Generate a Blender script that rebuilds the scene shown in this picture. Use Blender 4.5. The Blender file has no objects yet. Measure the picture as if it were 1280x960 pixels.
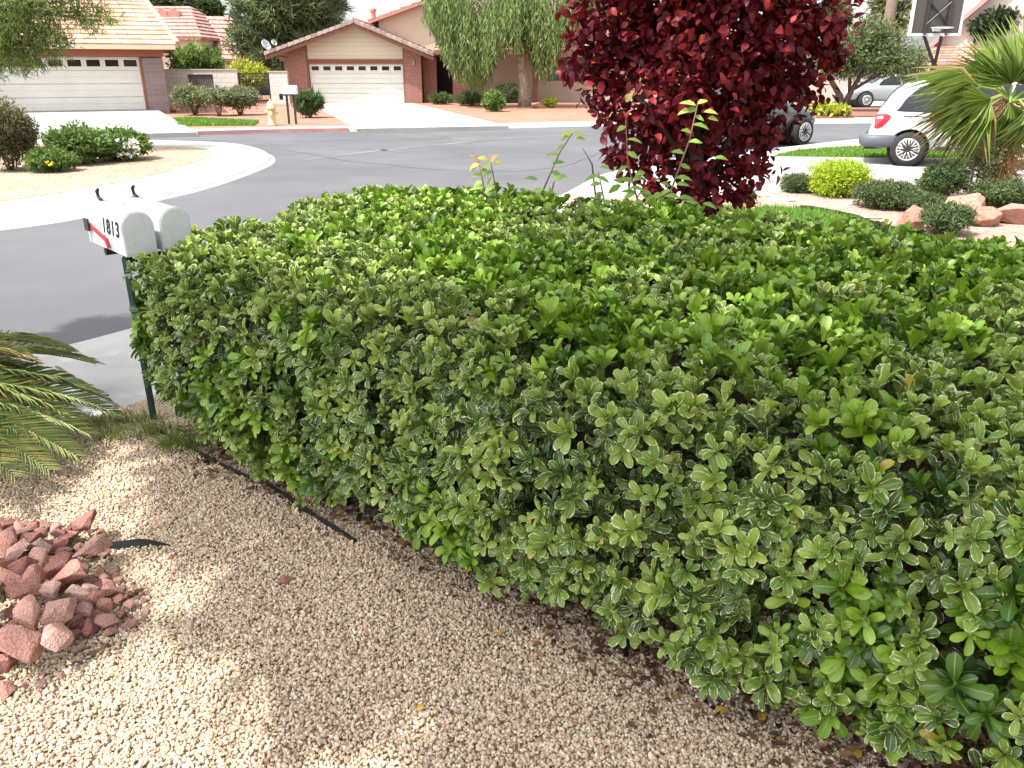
import bpy, bmesh, math, random
import numpy as np
from mathutils import Vector, Matrix, noise as mnoise
from mathutils.bvhtree import BVHTree

R = np.random.default_rng(11)
random.seed(5)
SC = bpy.context.scene
COL = SC.collection
PI = math.pi

# ------------------------------------------------------------------ camera model (photo 1280x960)
F, H = 1000.0, 1.70
PITCH = math.atan(392 / F)
CP, SP = math.cos(PITCH), math.sin(PITCH)

def G(x, y, z=0.1):
    """ground point seen at photo position x, y, lying at height z"""
    v = (480 - y) / F
    t = (z - H) / (-SP + v * CP)
    return Vector(((x - 640) / F * t, (CP + v * SP) * t, z))

def PY(x, y, Y):
    """point at forward distance Y"""
    v = (480 - y) / F
    t = Y / (CP + v * SP)
    return Vector(((x - 640) / F * t, Y, H + (-SP + v * CP) * t))

# sun: horizontal shift of a shadow per metre of height
KX, KY = 0.50, 0.27

# ------------------------------------------------------------------ materials
def nodes(name):
    m = bpy.data.materials.new(name)
    m.use_nodes = True
    nt = m.node_tree
    b = nt.nodes['Principled BSDF']
    return m, nt, b

def N(nt, t, **kw):
    n = nt.nodes.new(t)
    for k, v in kw.items():
        if k.startswith('i_'):
            n.inputs[k[2:].replace('_', ' ')].default_value = v
        else:
            setattr(n, k, v)
    return n

def c4(c):
    return (c[0], c[1], c[2], 1.0)

def ramp(nt, stops, interp='LINEAR'):
    r = nt.nodes.new('ShaderNodeValToRGB')
    cr = r.color_ramp
    cr.interpolation = interp
    while len(cr.elements) > 1:
        cr.elements.remove(cr.elements[-1])
    cr.elements[0].position = stops[0][0]
    cr.elements[0].color = c4(stops[0][1])
    for p, c in stops[1:]:
        e = cr.elements.new(p)
        e.color = c4(c)
    return r

def mat(name, c1, c2=None, rough=0.7, scale=4.0, spec=0.3, metal=0.0, bump=0.0, bscale=60.0, coat=0.0, fine=0.0):
    m, nt, b = nodes(name)
    L = nt.links.new
    b.inputs['Roughness'].default_value = rough
    b.inputs['Specular IOR Level'].default_value = spec
    b.inputs['Metallic'].default_value = metal
    b.inputs['Coat Weight'].default_value = coat
    tc = N(nt, 'ShaderNodeTexCoord')
    if c2 is None:
        c2 = tuple(x * 0.8 for x in c1)
    n = N(nt, 'ShaderNodeTexNoise', i_Scale=scale, i_Detail=6.0, i_Roughness=0.65)
    L(tc.outputs['Object'], n.inputs['Vector'])
    r = ramp(nt, [(0.3, c1), (0.7, c2)])
    L(n.outputs['Fac'], r.inputs['Fac'])
    out = r.outputs['Color']
    if fine > 0:
        n2 = N(nt, 'ShaderNodeTexNoise', i_Scale=bscale, i_Detail=3.0)
        L(tc.outputs['Object'], n2.inputs['Vector'])
        mx = N(nt, 'ShaderNodeMixRGB', blend_type='OVERLAY')
        mx.inputs['Fac'].default_value = fine
        L(out, mx.inputs['Color1'])
        L(n2.outputs['Fac'], mx.inputs['Color2'])
        out = mx.outputs['Color']
    L(out, b.inputs['Base Color'])
    if bump > 0:
        nb = N(nt, 'ShaderNodeTexNoise', i_Scale=bscale, i_Detail=4.0)
        L(tc.outputs['Object'], nb.inputs['Vector'])
        bp = N(nt, 'ShaderNodeBump', i_Strength=bump, i_Distance=0.02)
        L(nb.outputs['Fac'], bp.inputs['Height'])
        L(bp.outputs['Normal'], b.inputs['Normal'])
    return m

def brick_mat(name, c1, c2, mortar, bw, bh, ms=0.012, rough=0.85):
    m, nt, b = nodes(name)
    L = nt.links.new
    b.inputs['Roughness'].default_value = rough
    tc = N(nt, 'ShaderNodeTexCoord')
    sx = N(nt, 'ShaderNodeSeparateXYZ')
    L(tc.outputs['Object'], sx.inputs[0])
    ad = N(nt, 'ShaderNodeMath', operation='ADD')
    L(sx.outputs['X'], ad.inputs[0])
    L(sx.outputs['Y'], ad.inputs[1])
    cx = N(nt, 'ShaderNodeCombineXYZ')
    L(ad.outputs[0], cx.inputs['X'])
    L(sx.outputs['Z'], cx.inputs['Y'])
    br = N(nt, 'ShaderNodeTexBrick')
    br.inputs['Scale'].default_value = 1.0
    br.inputs['Brick Width'].default_value = bw
    br.inputs['Row Height'].default_value = bh
    br.inputs['Mortar Size'].default_value = ms
    br.inputs['Color1'].default_value = c4(c1)
    br.inputs['Color2'].default_value = c4(c2)
    br.inputs['Mortar'].default_value = c4(mortar)
    L(cx.outputs[0], br.inputs['Vector'])
    L(br.outputs['Color'], b.inputs['Base Color'])
    bp = N(nt, 'ShaderNodeBump', i_Strength=0.5, i_Distance=0.01, invert=True)
    L(br.outputs['Fac'], bp.inputs['Height'])
    L(bp.outputs['Normal'], b.inputs['Normal'])
    return m

def attr_mat(name, stops, rough=0.55, spec=0.3, trans=0.0, attr='rnd', bump=0.0, bscale=40.0, speck=0.0):
    """colour picked from a ramp by a per-face random number"""
    m, nt, b = nodes(name)
    L = nt.links.new
    b.inputs['Roughness'].default_value = rough
    b.inputs['Specular IOR Level'].default_value = spec
    a = N(nt, 'ShaderNodeAttribute', attribute_name=attr)
    r = ramp(nt, stops)
    L(a.outputs['Fac'], r.inputs['Fac'])
    out = r.outputs['Color']
    tc = N(nt, 'ShaderNodeTexCoord')
    if speck > 0:
        n2 = N(nt, 'ShaderNodeTexNoise', i_Scale=bscale, i_Detail=4.0)
        L(tc.outputs['Object'], n2.inputs['Vector'])
        mx = N(nt, 'ShaderNodeMixRGB', blend_type='OVERLAY')
        mx.inputs['Fac'].default_value = speck
        L(out, mx.inputs['Color1'])
        L(n2.outputs['Fac'], mx.inputs['Color2'])
        out = mx.outputs['Color']
    L(out, b.inputs['Base Color'])
    if bump > 0:
        nb = N(nt, 'ShaderNodeTexNoise', i_Scale=bscale, i_Detail=5.0)
        L(tc.outputs['Object'], nb.inputs['Vector'])
        bp = N(nt, 'ShaderNodeBump', i_Strength=bump, i_Distance=0.01)
        L(nb.outputs['Fac'], bp.inputs['Height'])
        L(bp.outputs['Normal'], b.inputs['Normal'])
    if trans > 0:
        tr = N(nt, 'ShaderNodeBsdfTranslucent')
        L(out, tr.inputs['Color'])
        mx = N(nt, 'ShaderNodeMixShader')
        mx.inputs['Fac'].default_value = trans
        o = nt.nodes['Material Output']
        L(b.outputs[0], mx.inputs[1])
        L(tr.outputs[0], mx.inputs[2])
        L(mx.outputs[0], o.inputs['Surface'])
    return m

def hedge_leaf_mat():
    m, nt, b = nodes('hedge_leaf')
    L = nt.links.new
    b.inputs['Roughness'].default_value = 0.34
    b.inputs['Specular IOR Level'].default_value = 0.42
    a = N(nt, 'ShaderNodeAttribute', attribute_name='rnd')
    va = N(nt, 'ShaderNodeAttribute', attribute_name='var')
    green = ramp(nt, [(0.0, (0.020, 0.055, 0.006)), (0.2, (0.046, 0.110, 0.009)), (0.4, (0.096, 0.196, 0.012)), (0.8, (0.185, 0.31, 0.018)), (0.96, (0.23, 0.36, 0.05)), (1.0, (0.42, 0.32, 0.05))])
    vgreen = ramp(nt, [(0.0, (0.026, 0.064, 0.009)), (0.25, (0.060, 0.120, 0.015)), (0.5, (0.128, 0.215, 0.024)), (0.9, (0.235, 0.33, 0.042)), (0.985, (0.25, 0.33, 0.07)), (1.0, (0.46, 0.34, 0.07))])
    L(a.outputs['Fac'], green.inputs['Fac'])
    L(a.outputs['Fac'], vgreen.inputs['Fac'])
    uv = N(nt, 'ShaderNodeUVMap')
    s = N(nt, 'ShaderNodeSeparateXYZ')
    L(uv.outputs['UV'], s.inputs[0])
    ab = N(nt, 'ShaderNodeMath', operation='ABSOLUTE')
    L(s.outputs['X'], ab.inputs[0])
    # tip end of the margin
    tp = N(nt, 'ShaderNodeMapRange')
    tp.inputs['From Min'].default_value = 0.72
    tp.inputs['From Max'].default_value = 1.0
    L(s.outputs['Y'], tp.inputs['Value'])
    mxm = N(nt, 'ShaderNodeMath', operation='MAXIMUM')
    L(ab.outputs[0], mxm.inputs[0])
    L(tp.outputs[0], mxm.inputs[1])
    tc = N(nt, 'ShaderNodeTexCoord')
    n = N(nt, 'ShaderNodeTexNoise', i_Scale=75.0, i_Detail=2.0)
    L(tc.outputs['Object'], n.inputs['Vector'])
    ns = N(nt, 'ShaderNodeMath', operation='MULTIPLY_ADD')
    ns.inputs[1].default_value = 1.1
    ns.inputs[2].default_value = -0.55
    L(n.outputs['Fac'], ns.inputs[0])
    ad = N(nt, 'ShaderNodeMath', operation='ADD')
    L(mxm.outputs[0], ad.inputs[0])
    L(ns.outputs[0], ad.inputs[1])
    sm = N(nt, 'ShaderNodeMapRange')
    sm.inputs['From Min'].default_value = 0.84
    sm.inputs['From Max'].default_value = 0.95
    L(ad.outputs[0], sm.inputs['Value'])
    mul = N(nt, 'ShaderNodeMath', operation='MULTIPLY')
    L(sm.outputs[0], mul.inputs[0])
    L(va.outputs['Fac'], mul.inputs[1])
    gm = N(nt, 'ShaderNodeMixRGB')
    L(va.outputs['Fac'], gm.inputs['Fac'])
    L(green.outputs['Color'], gm.inputs['Color1'])
    L(vgreen.outputs['Color'], gm.inputs['Color2'])
    # midrib
    mr = N(nt, 'ShaderNodeMapRange')
    mr.inputs['From Min'].default_value = 0.12
    mr.inputs['From Max'].default_value = 0.03
    mr.inputs['To Max'].default_value = 0.5
    L(ab.outputs[0], mr.inputs['Value'])
    rib = N(nt, 'ShaderNodeMixRGB')
    rib.inputs['Color2'].default_value = (0.30, 0.40, 0.14, 1)
    L(mr.outputs[0], rib.inputs['Fac'])
    L(gm.outputs['Color'], rib.inputs['Color1'])
    fin = N(nt, 'ShaderNodeMixRGB')
    fin.inputs['Color2'].default_value = (0.54, 0.57, 0.30, 1)
    L(mul.outputs[0], fin.inputs['Fac'])
    L(rib.outputs['Color'], fin.inputs['Color1'])
    L(fin.outputs['Color'], b.inputs['Base Color'])
    tr = N(nt, 'ShaderNodeBsdfTranslucent')
    L(fin.outputs['Color'], tr.inputs['Color'])
    mx = N(nt, 'ShaderNodeMixShader')
    mx.inputs['Fac'].default_value = 0.20
    L(b.outputs[0], mx.inputs[1])
    L(tr.outputs[0], mx.inputs[2])
    L(mx.outputs[0], nt.nodes['Material Output'].inputs['Surface'])
    return m

def gravel_mat(name, cols, scale, bump=0.8, rough=0.9):
    m, nt, b = nodes(name)
    L = nt.links.new
    b.inputs['Roughness'].default_value = rough
    b.inputs['Specular IOR Level'].default_value = 0.15
    tc = N(nt, 'ShaderNodeTexCoord')
    v = N(nt, 'ShaderNodeTexVoronoi', i_Scale=scale)
    L(tc.outputs['Object'], v.inputs['Vector'])
    s = N(nt, 'ShaderNodeSeparateXYZ')
    L(v.outputs['Color'], s.inputs[0])
    r = ramp(nt, [(i / (len(cols) - 1), c) for i, c in enumerate(cols)])
    L(s.outputs['X'], r.inputs['Fac'])
    n = N(nt, 'ShaderNodeTexNoise', i_Scale=0.7, i_Detail=4.0)
    L(tc.outputs['Object'], n.inputs['Vector'])
    mx = N(nt, 'ShaderNodeMixRGB', blend_type='OVERLAY')
    mx.inputs['Fac'].default_value = 0.35
    L(r.outputs['Color'], mx.inputs['Color1'])
    L(n.outputs['Fac'], mx.inputs['Color2'])
    L(mx.outputs['Color'], b.inputs['Base Color'])
    bp = N(nt, 'ShaderNodeBump', i_Strength=bump, i_Distance=0.02, invert=True)
    L(v.outputs['Distance'], bp.inputs['Height'])
    L(bp.outputs['Normal'], b.inputs['Normal'])
    return m

def siding_mat(name, c1, c2, pitch):
    m, nt, b = nodes(name)
    L = nt.links.new
    b.inputs['Roughness'].default_value = 0.6
    tc = N(nt, 'ShaderNodeTexCoord')
    s = N(nt, 'ShaderNodeSeparateXYZ')
    L(tc.outputs['Object'], s.inputs[0])
    d = N(nt, 'ShaderNodeMath', operation='DIVIDE')
    d.inputs[1].default_value = pitch
    L(s.outputs['Z'], d.inputs[0])
    fr = N(nt, 'ShaderNodeMath', operation='FRACT')
    L(d.outputs[0], fr.inputs[0])
    r = ramp(nt, [(0.0, c2), (0.07, c1), (1.0, c1)])
    L(fr.outputs[0], r.inputs['Fac'])
    L(r.outputs['Color'], b.inputs['Base Color'])
    bp = N(nt, 'ShaderNodeBump', i_Strength=0.6, i_Distance=0.02)
    L(fr.outputs[0], bp.inputs['Height'])
    L(bp.outputs['Normal'], b.inputs['Normal'])
    return m

def glass_mat(name, col=(0.02, 0.025, 0.03), rough=0.05):
    m, nt, b = nodes(name)
    b.inputs['Base Color'].default_value = c4(col)
    b.inputs['Roughness'].default_value = rough
    b.inputs['Specular IOR Level'].default_value = 0.6
    return m

M = {}
M['asphalt'] = mat('asphalt', (0.080, 0.081, 0.090), (0.120, 0.121, 0.130), 0.85, 0.30, 0.2, bump=0.45, bscale=140, fine=0.45)
M['asphalt_pale'] = mat('asphalt_pale', (0.09, 0.09, 0.093), (0.165, 0.163, 0.158), 0.9, 0.9, 0.2, fine=0.4)
M['asphalt_patch'] = mat('asphalt_patch', (0.080, 0.080, 0.084), (0.112, 0.112, 0.115), 0.85, 1.0, 0.2, bump=0.4, bscale=160, fine=0.4)
M['concrete'] = mat('concrete', (0.29, 0.29, 0.287), (0.40, 0.395, 0.385), 0.85, 1.3, 0.2, bump=0.15, bscale=90, fine=0.25)
M['driveway'] = mat('driveway_concrete', (0.25, 0.247, 0.24), (0.36, 0.352, 0.34), 0.85, 0.5, 0.2, bump=0.1, bscale=60, fine=0.2)
M['joint'] = mat('joint', (0.10, 0.09, 0.08), (0.16, 0.15, 0.12), 0.95)
M['redkerb'] = mat('red_kerb_paint', (0.42, 0.17, 0.16), (0.46, 0.30, 0.28), 0.8, 2.0)
M['earth'] = mat('earth', (0.36, 0.27, 0.20), (0.28, 0.21, 0.16), 0.95, 0.2)
M['gravelbed'] = gravel_mat('gravel_bed', [(0.28, 0.20, 0.145), (0.44, 0.34, 0.25), (0.36, 0.27, 0.2)], 90)
M['gravel_island'] = gravel_mat('gravel_island', [(0.24, 0.165, 0.12), (0.33, 0.24, 0.18), (0.37, 0.285, 0.215), (0.21, 0.14, 0.095)], 22)
M['gravel_pink'] = gravel_mat('gravel_pink', [(0.27, 0.18, 0.145), (0.38, 0.29, 0.24), (0.25, 0.15, 0.12), (0.33, 0.24, 0.19)], 26)
M['gravel_red'] = gravel_mat('gravel_red', [(0.25, 0.115, 0.078), (0.32, 0.165, 0.12), (0.28, 0.138, 0.098)], 14)
M['mulch'] = gravel_mat('mulch', [(0.17, 0.08, 0.06), (0.24, 0.12, 0.09), (0.13, 0.07, 0.05)], 12)
M['turf'] = mat('turf', (0.060, 0.135, 0.024), (0.09, 0.17, 0.03), 0.9, 3.0, 0.1, bump=0.6, bscale=120, fine=0.4)
M['pebble'] = attr_mat('pebble', [(0.0, (0.20, 0.15, 0.115)), (0.10, (0.34, 0.235, 0.165)), (0.35, (0.44, 0.335, 0.24)), (0.6, (0.51, 0.41, 0.30)), (0.85, (0.57, 0.48, 0.37)), (0.96, (0.64, 0.575, 0.49)), (1.0, (0.35, 0.18, 0.12))], 0.85, 0.2)
M['redrock'] = attr_mat('red_rock', [(0.0, (0.22, 0.095, 0.08)), (0.5, (0.37, 0.185, 0.15)), (1.0, (0.47, 0.31, 0.265))], 0.85, 0.15, attr='tone', bump=1.0, bscale=9, speck=0.75)
M['boulder'] = mat('boulder', (0.30, 0.13, 0.095), (0.40, 0.235, 0.18), 0.85, 3.0, 0.2, bump=0.8, bscale=12, fine=0.35)
M['whitestone'] = mat('white_stone', (0.55, 0.5, 0.44), (0.62, 0.58, 0.5), 0.85, 4, 0.2, bump=0.5, bscale=12)
M['hedgeleaf'] = hedge_leaf_mat()
M['twig'] = mat('twig', (0.13, 0.095, 0.07), (0.2, 0.155, 0.12), 0.9, 20, bump=0.4, bscale=80)
M['darkcore'] = mat('dark_twig_core', (0.030, 0.021, 0.015), (0.055, 0.036, 0.026), 0.95, 30, bump=0.9, bscale=40)  # twig brown for the added core that keeps the hedge interior dark
M['bark'] = mat('bark', (0.11, 0.08, 0.06), (0.19, 0.145, 0.11), 0.95, 9, bump=0.8, bscale=30)
M['palebark'] = mat('pale_bark', (0.40, 0.34, 0.27), (0.16, 0.115, 0.08), 0.95, 6, bump=0.6, bscale=20)
M['plumbark'] = mat('plum_bark', (0.055, 0.035, 0.033), (0.09, 0.06, 0.05), 0.9, 9, bump=0.5, bscale=30)
M['plumleaf'] = attr_mat('plum_leaf', [(0.0, (0.045, 0.007, 0.012)), (0.45, (0.112, 0.009, 0.015)), (0.8, (0.215, 0.016, 0.022)), (0.97, (0.36, 0.045, 0.03)), (1.0, (0.36, 0.10, 0.03))], 0.5, 0.2, 0.30)
M['shoot'] = attr_mat('shoot_leaf', [(0.0, (0.13, 0.24, 0.04)), (0.6, (0.25, 0.38, 0.08)), (0.9, (0.42, 0.45, 0.10)), (1.0, (0.50, 0.30, 0.10))], 0.5, 0.3, 0.35)
M['shootstem'] = mat('shoot_stem', (0.14, 0.09, 0.05), (0.2, 0.13, 0.07), 0.8)

def green(name, d, l, h=None, trans=0.3, rough=0.6):
    mid = tuple((a + b) / 2 for a, b in zip(d, l))
    return attr_mat(name, [(0.0, d), (0.5, mid), (0.9, l), (1.0, h or l)], rough, 0.25, trans)

M['pine'] = green('pine_needles', (0.05, 0.085, 0.038), (0.15, 0.20, 0.085))
M['mesquite'] = green('mesquite_leaf', (0.075, 0.125, 0.028), (0.19, 0.26, 0.065))
M['weeping'] = green('weeping_leaf', (0.085, 0.135, 0.040), (0.22, 0.30, 0.095))
M['olive'] = green('olive_leaf', (0.07, 0.105, 0.038), (0.19, 0.24, 0.10))
M['lime'] = green('lime_leaf', (0.19, 0.29, 0.022), (0.44, 0.55, 0.04))
M['darkgreen'] = green('dark_green_leaf', (0.035, 0.065, 0.022), (0.10, 0.155, 0.05))
M['bluegreen'] = green('blue_green_leaf', (0.050, 0.078, 0.030), (0.125, 0.175, 0.068))
M['midgreen'] = green('mid_green_leaf', (0.07, 0.13, 0.03), (0.17, 0.27, 0.06))
M['greygreen'] = green('grey_green_leaf', (0.11, 0.135, 0.06), (0.25, 0.28, 0.14))
M['yellowgreen'] = green('yellow_green_leaf', (0.20, 0.26, 0.03), (0.48, 0.48, 0.06))
M['dryleaf'] = green('half_dry_leaf', (0.06, 0.065, 0.028), (0.19, 0.16, 0.08))
M['variegated'] = green('pale_variegated_leaf', (0.13, 0.18, 0.06), (0.42, 0.46, 0.26))
M['ivy'] = green('ivy_leaf', (0.025, 0.045, 0.020), (0.07, 0.10, 0.045))
M['palmgreen'] = green('fan_palm_leaf', (0.085, 0.145, 0.028), (0.23, 0.32, 0.065), (0.45, 0.38, 0.16), rough=0.45)
M['palmdry'] = green('dry_palm_leaf', (0.24, 0.15, 0.06), (0.48, 0.38, 0.18), rough=0.7)
M['sago'] = attr_mat('sago_leaflet', [(0.0, (0.10, 0.16, 0.06)), (0.45, (0.25, 0.32, 0.11)), (0.75, (0.38, 0.39, 0.13)), (0.9, (0.42, 0.34, 0.11)), (1.0, (0.60, 0.44, 0.20))], 0.4, 0.35, 0.2)
M['grass'] = green('grass_blade', (0.075, 0.16, 0.022), (0.19, 0.33, 0.05), (0.30, 0.36, 0.09))
M['weedgrass'] = green('weed_blade', (0.09, 0.15, 0.03), (0.22, 0.28, 0.06), (0.36, 0.30, 0.13))
M['petal'] = attr_mat('white_petal', [(0, (0.6, 0.56, 0.5)), (1, (0.78, 0.74, 0.7))], 0.6, 0.2, 0.2)
M['yellowpetal'] = attr_mat('yellow_petal', [(0, (0.7, 0.42, 0.02)), (1, (0.8, 0.6, 0.04))], 0.6, 0.2, 0.2)
M['fallen'] = mat('fallen_leaf', (0.48, 0.30, 0.04), (0.38, 0.2, 0.05), 0.7, 30)
M['plastic'] = mat('black_plastic', (0.010, 0.010, 0.011), (0.022, 0.022, 0.023), 0.7, 8, 0.15)
M['postgreen'] = mat('post_green', (0.010, 0.036, 0.033), (0.016, 0.05, 0.045), 0.45, 8, 0.45)
M['boxwhite'] = mat('mailbox_white', (0.66, 0.66, 0.68), (0.58, 0.58, 0.60), 0.4, 9, 0.4, fine=0.1)
M['boxgrey'] = mat('mailbox_galvanised', (0.46, 0.48, 0.50), (0.54, 0.56, 0.58), 0.5, 14, 0.4, fine=0.1)
M['flagred'] = mat('flag_red', (0.46, 0.03, 0.045), (0.36, 0.025, 0.04), 0.5)
M['ink'] = mat('black_ink', (0.012, 0.012, 0.013), None, 0.6)
M['stucco_cream'] = mat('stucco_cream', (0.46, 0.38, 0.295), (0.52, 0.44, 0.35), 0.9, 0.8, bump=0.3, bscale=60)
M['stucco_tan'] = mat('stucco_tan', (0.44, 0.36, 0.28), (0.49, 0.41, 0.32), 0.9, 0.8, bump=0.3, bscale=60)
M['stucco_pale'] = mat('stucco_pale', (0.42, 0.37, 0.325), (0.47, 0.42, 0.37), 0.9, 0.5, bump=0.2, bscale=60)
M['siding'] = siding_mat('cream_siding', (0.56, 0.48, 0.37), (0.30, 0.24, 0.18), 0.21)
M['brownwood'] = mat('brown_wood', (0.17, 0.075, 0.05), (0.22, 0.11, 0.075), 0.8, 3)
M['redwood'] = mat('red_brown_wood', (0.34, 0.12, 0.075), (0.30, 0.10, 0.065), 0.8, 3)
M['creamtrim'] = mat('cream_trim', (0.62, 0.55, 0.40), (0.56, 0.49, 0.36), 0.7, 3)
M['brick'] = brick_mat('red_brick', (0.30, 0.115, 0.085), (0.23, 0.085, 0.065), (0.30, 0.22, 0.19), 0.24, 0.085, 0.008)
M['stoneveneer'] = brick_mat('stone_veneer', (0.25, 0.19, 0.185), (0.20, 0.15, 0.15), (0.28, 0.22, 0.21), 0.5, 0.16, 0.01)
M['blockwall'] = brick_mat('white_block', (0.58, 0.55, 0.52), (0.54, 0.51, 0.48), (0.40, 0.37, 0.34), 0.42, 0.21, 0.012)
M['doorwhite'] = mat('garage_door_white', (0.68, 0.66, 0.60), (0.61, 0.59, 0.54), 0.55, 1.5)
M['darkdoor'] = mat('dark_entry', (0.035, 0.03, 0.028), (0.05, 0.04, 0.035), 0.7)
M['pane'] = glass_mat('window_glass', (0.03, 0.018, 0.016))
M['pane_blue'] = glass_mat('window_glass_blue', (0.06, 0.075, 0.085))
M['whiteframe'] = mat('white_frame', (0.64, 0.62, 0.58), None, 0.5)
M['tile_tan'] = attr_mat('tan_roof_tile', [(0, (0.37, 0.225, 0.155)), (0.5, (0.42, 0.27, 0.19)), (1, (0.46, 0.315, 0.23))], 0.8, 0.2, speck=0.2, bscale=3)
M['tile_pink'] = attr_mat('pink_roof_tile', [(0, (0.30, 0.165, 0.14)), (0.5, (0.345, 0.20, 0.172)), (1, (0.385, 0.24, 0.21))], 0.8, 0.2, speck=0.2, bscale=3)
M['tile_red'] = attr_mat('red_roof_tile', [(0, (0.30, 0.13, 0.105)), (0.5, (0.37, 0.185, 0.15)), (1, (0.44, 0.27, 0.225))], 0.8, 0.2, speck=0.2, bscale=3)
M['tile_grey'] = attr_mat('weathered_edge_tile', [(0, (0.22, 0.17, 0.15)), (1, (0.40, 0.33, 0.29))], 0.8, 0.2)
M['iron'] = mat('black_iron', (0.02, 0.02, 0.022), (0.03, 0.03, 0.032), 0.5, 5, 0.4)
M['mesh_grey'] = mat('grey_mesh', (0.16, 0.155, 0.15), (0.22, 0.21, 0.2), 0.8, 9)
M['hydrant'] = mat('hydrant_cream', (0.56, 0.47, 0.27), (0.5, 0.41, 0.22), 0.5, 6, 0.4)
M['dish'] = mat('dish_grey', (0.50, 0.51, 0.53), None, 0.5)
M['vanwhite'] = mat('van_white_paint', (0.56, 0.57, 0.59), (0.54, 0.55, 0.57), 0.25, 1, 0.5, coat=0.6)
M['darkpaint'] = mat('dark_teal_paint', (0.028, 0.045, 0.052), (0.03, 0.048, 0.056), 0.22, 1, 0.5, coat=0.8)
M['silverpaint'] = mat('silver_paint', (0.34, 0.37, 0.37), (0.36, 0.39, 0.38), 0.35, 1, 0.5, metal=0.4, coat=0.4)
M['bluepaint'] = mat('blue_paint', (0.05, 0.12, 0.27), (0.06, 0.14, 0.30), 0.3, 1, 0.5, coat=0.6)
M['bumper'] = mat('grey_plastic_bumper', (0.075, 0.08, 0.095), (0.085, 0.09, 0.105), 0.55, 4, 0.4)
M['tyre'] = mat('tyre_rubber', (0.016, 0.016, 0.017), (0.03, 0.03, 0.03), 0.8, 10)
M['rim'] = mat('alloy_rim', (0.55, 0.55, 0.55), (0.48, 0.48, 0.49), 0.35, 5, 0.5, metal=0.7)
M['carglass'] = glass_mat('car_glass', (0.018, 0.02, 0.025))
M['carglass'].node_tree.nodes['Principled BSDF'].inputs['Specular IOR Level'].default_value = 0.25
M['taillight'] = mat('tail_light_red', (0.55, 0.02, 0.03), (0.42, 0.015, 0.03), 0.2, 6, 0.5, coat=0.6)
M['lampclear'] = mat('lamp_clear', (0.55, 0.56, 0.58), None, 0.15, 5, 0.6)
M['hoopglass'] = glass_mat('smoked_backboard', (0.06, 0.052, 0.048), 0.2)
M['hoopframe'] = mat('backboard_frame', (0.55, 0.56, 0.58), None, 0.45, 4, 0.4)
M['fibre'] = mat('palm_fibre', (0.21, 0.085, 0.04), (0.34, 0.19, 0.11), 0.95, 12, bump=1.0, bscale=30)
M['lamp'] = mat('lamp_body', (0.3, 0.28, 0.24), None, 0.5)

# ------------------------------------------------------------------ object helpers
def thing(name, label, cat, loc=(0, 0, 0), group=None):
    o = bpy.data.objects.new(name, None)
    o.empty_display_size = 0.2
    COL.objects.link(o)
    o.location = loc
    tag(o, label, cat, group)
    return o

def tag(o, label, cat, group=None):
    o['label'] = label
    o['category'] = cat
    if group:
        o['group'] = group
    return o

def link(name, me, m, parent=None):
    o = bpy.data.objects.new(name, me)
    if m is not None:
        me.materials.clear()
        me.materials.append(m)
    COL.objects.link(o)
    if parent is not None:
        o.parent = parent
    return o

def world_loc(o):
    v = Vector((0, 0, 0))
    while o is not None:
        v = v + Vector(o.location)
        o = o.parent
    return v

def structure(o):
    o['kind'] = 'structure'
    return o

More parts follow.
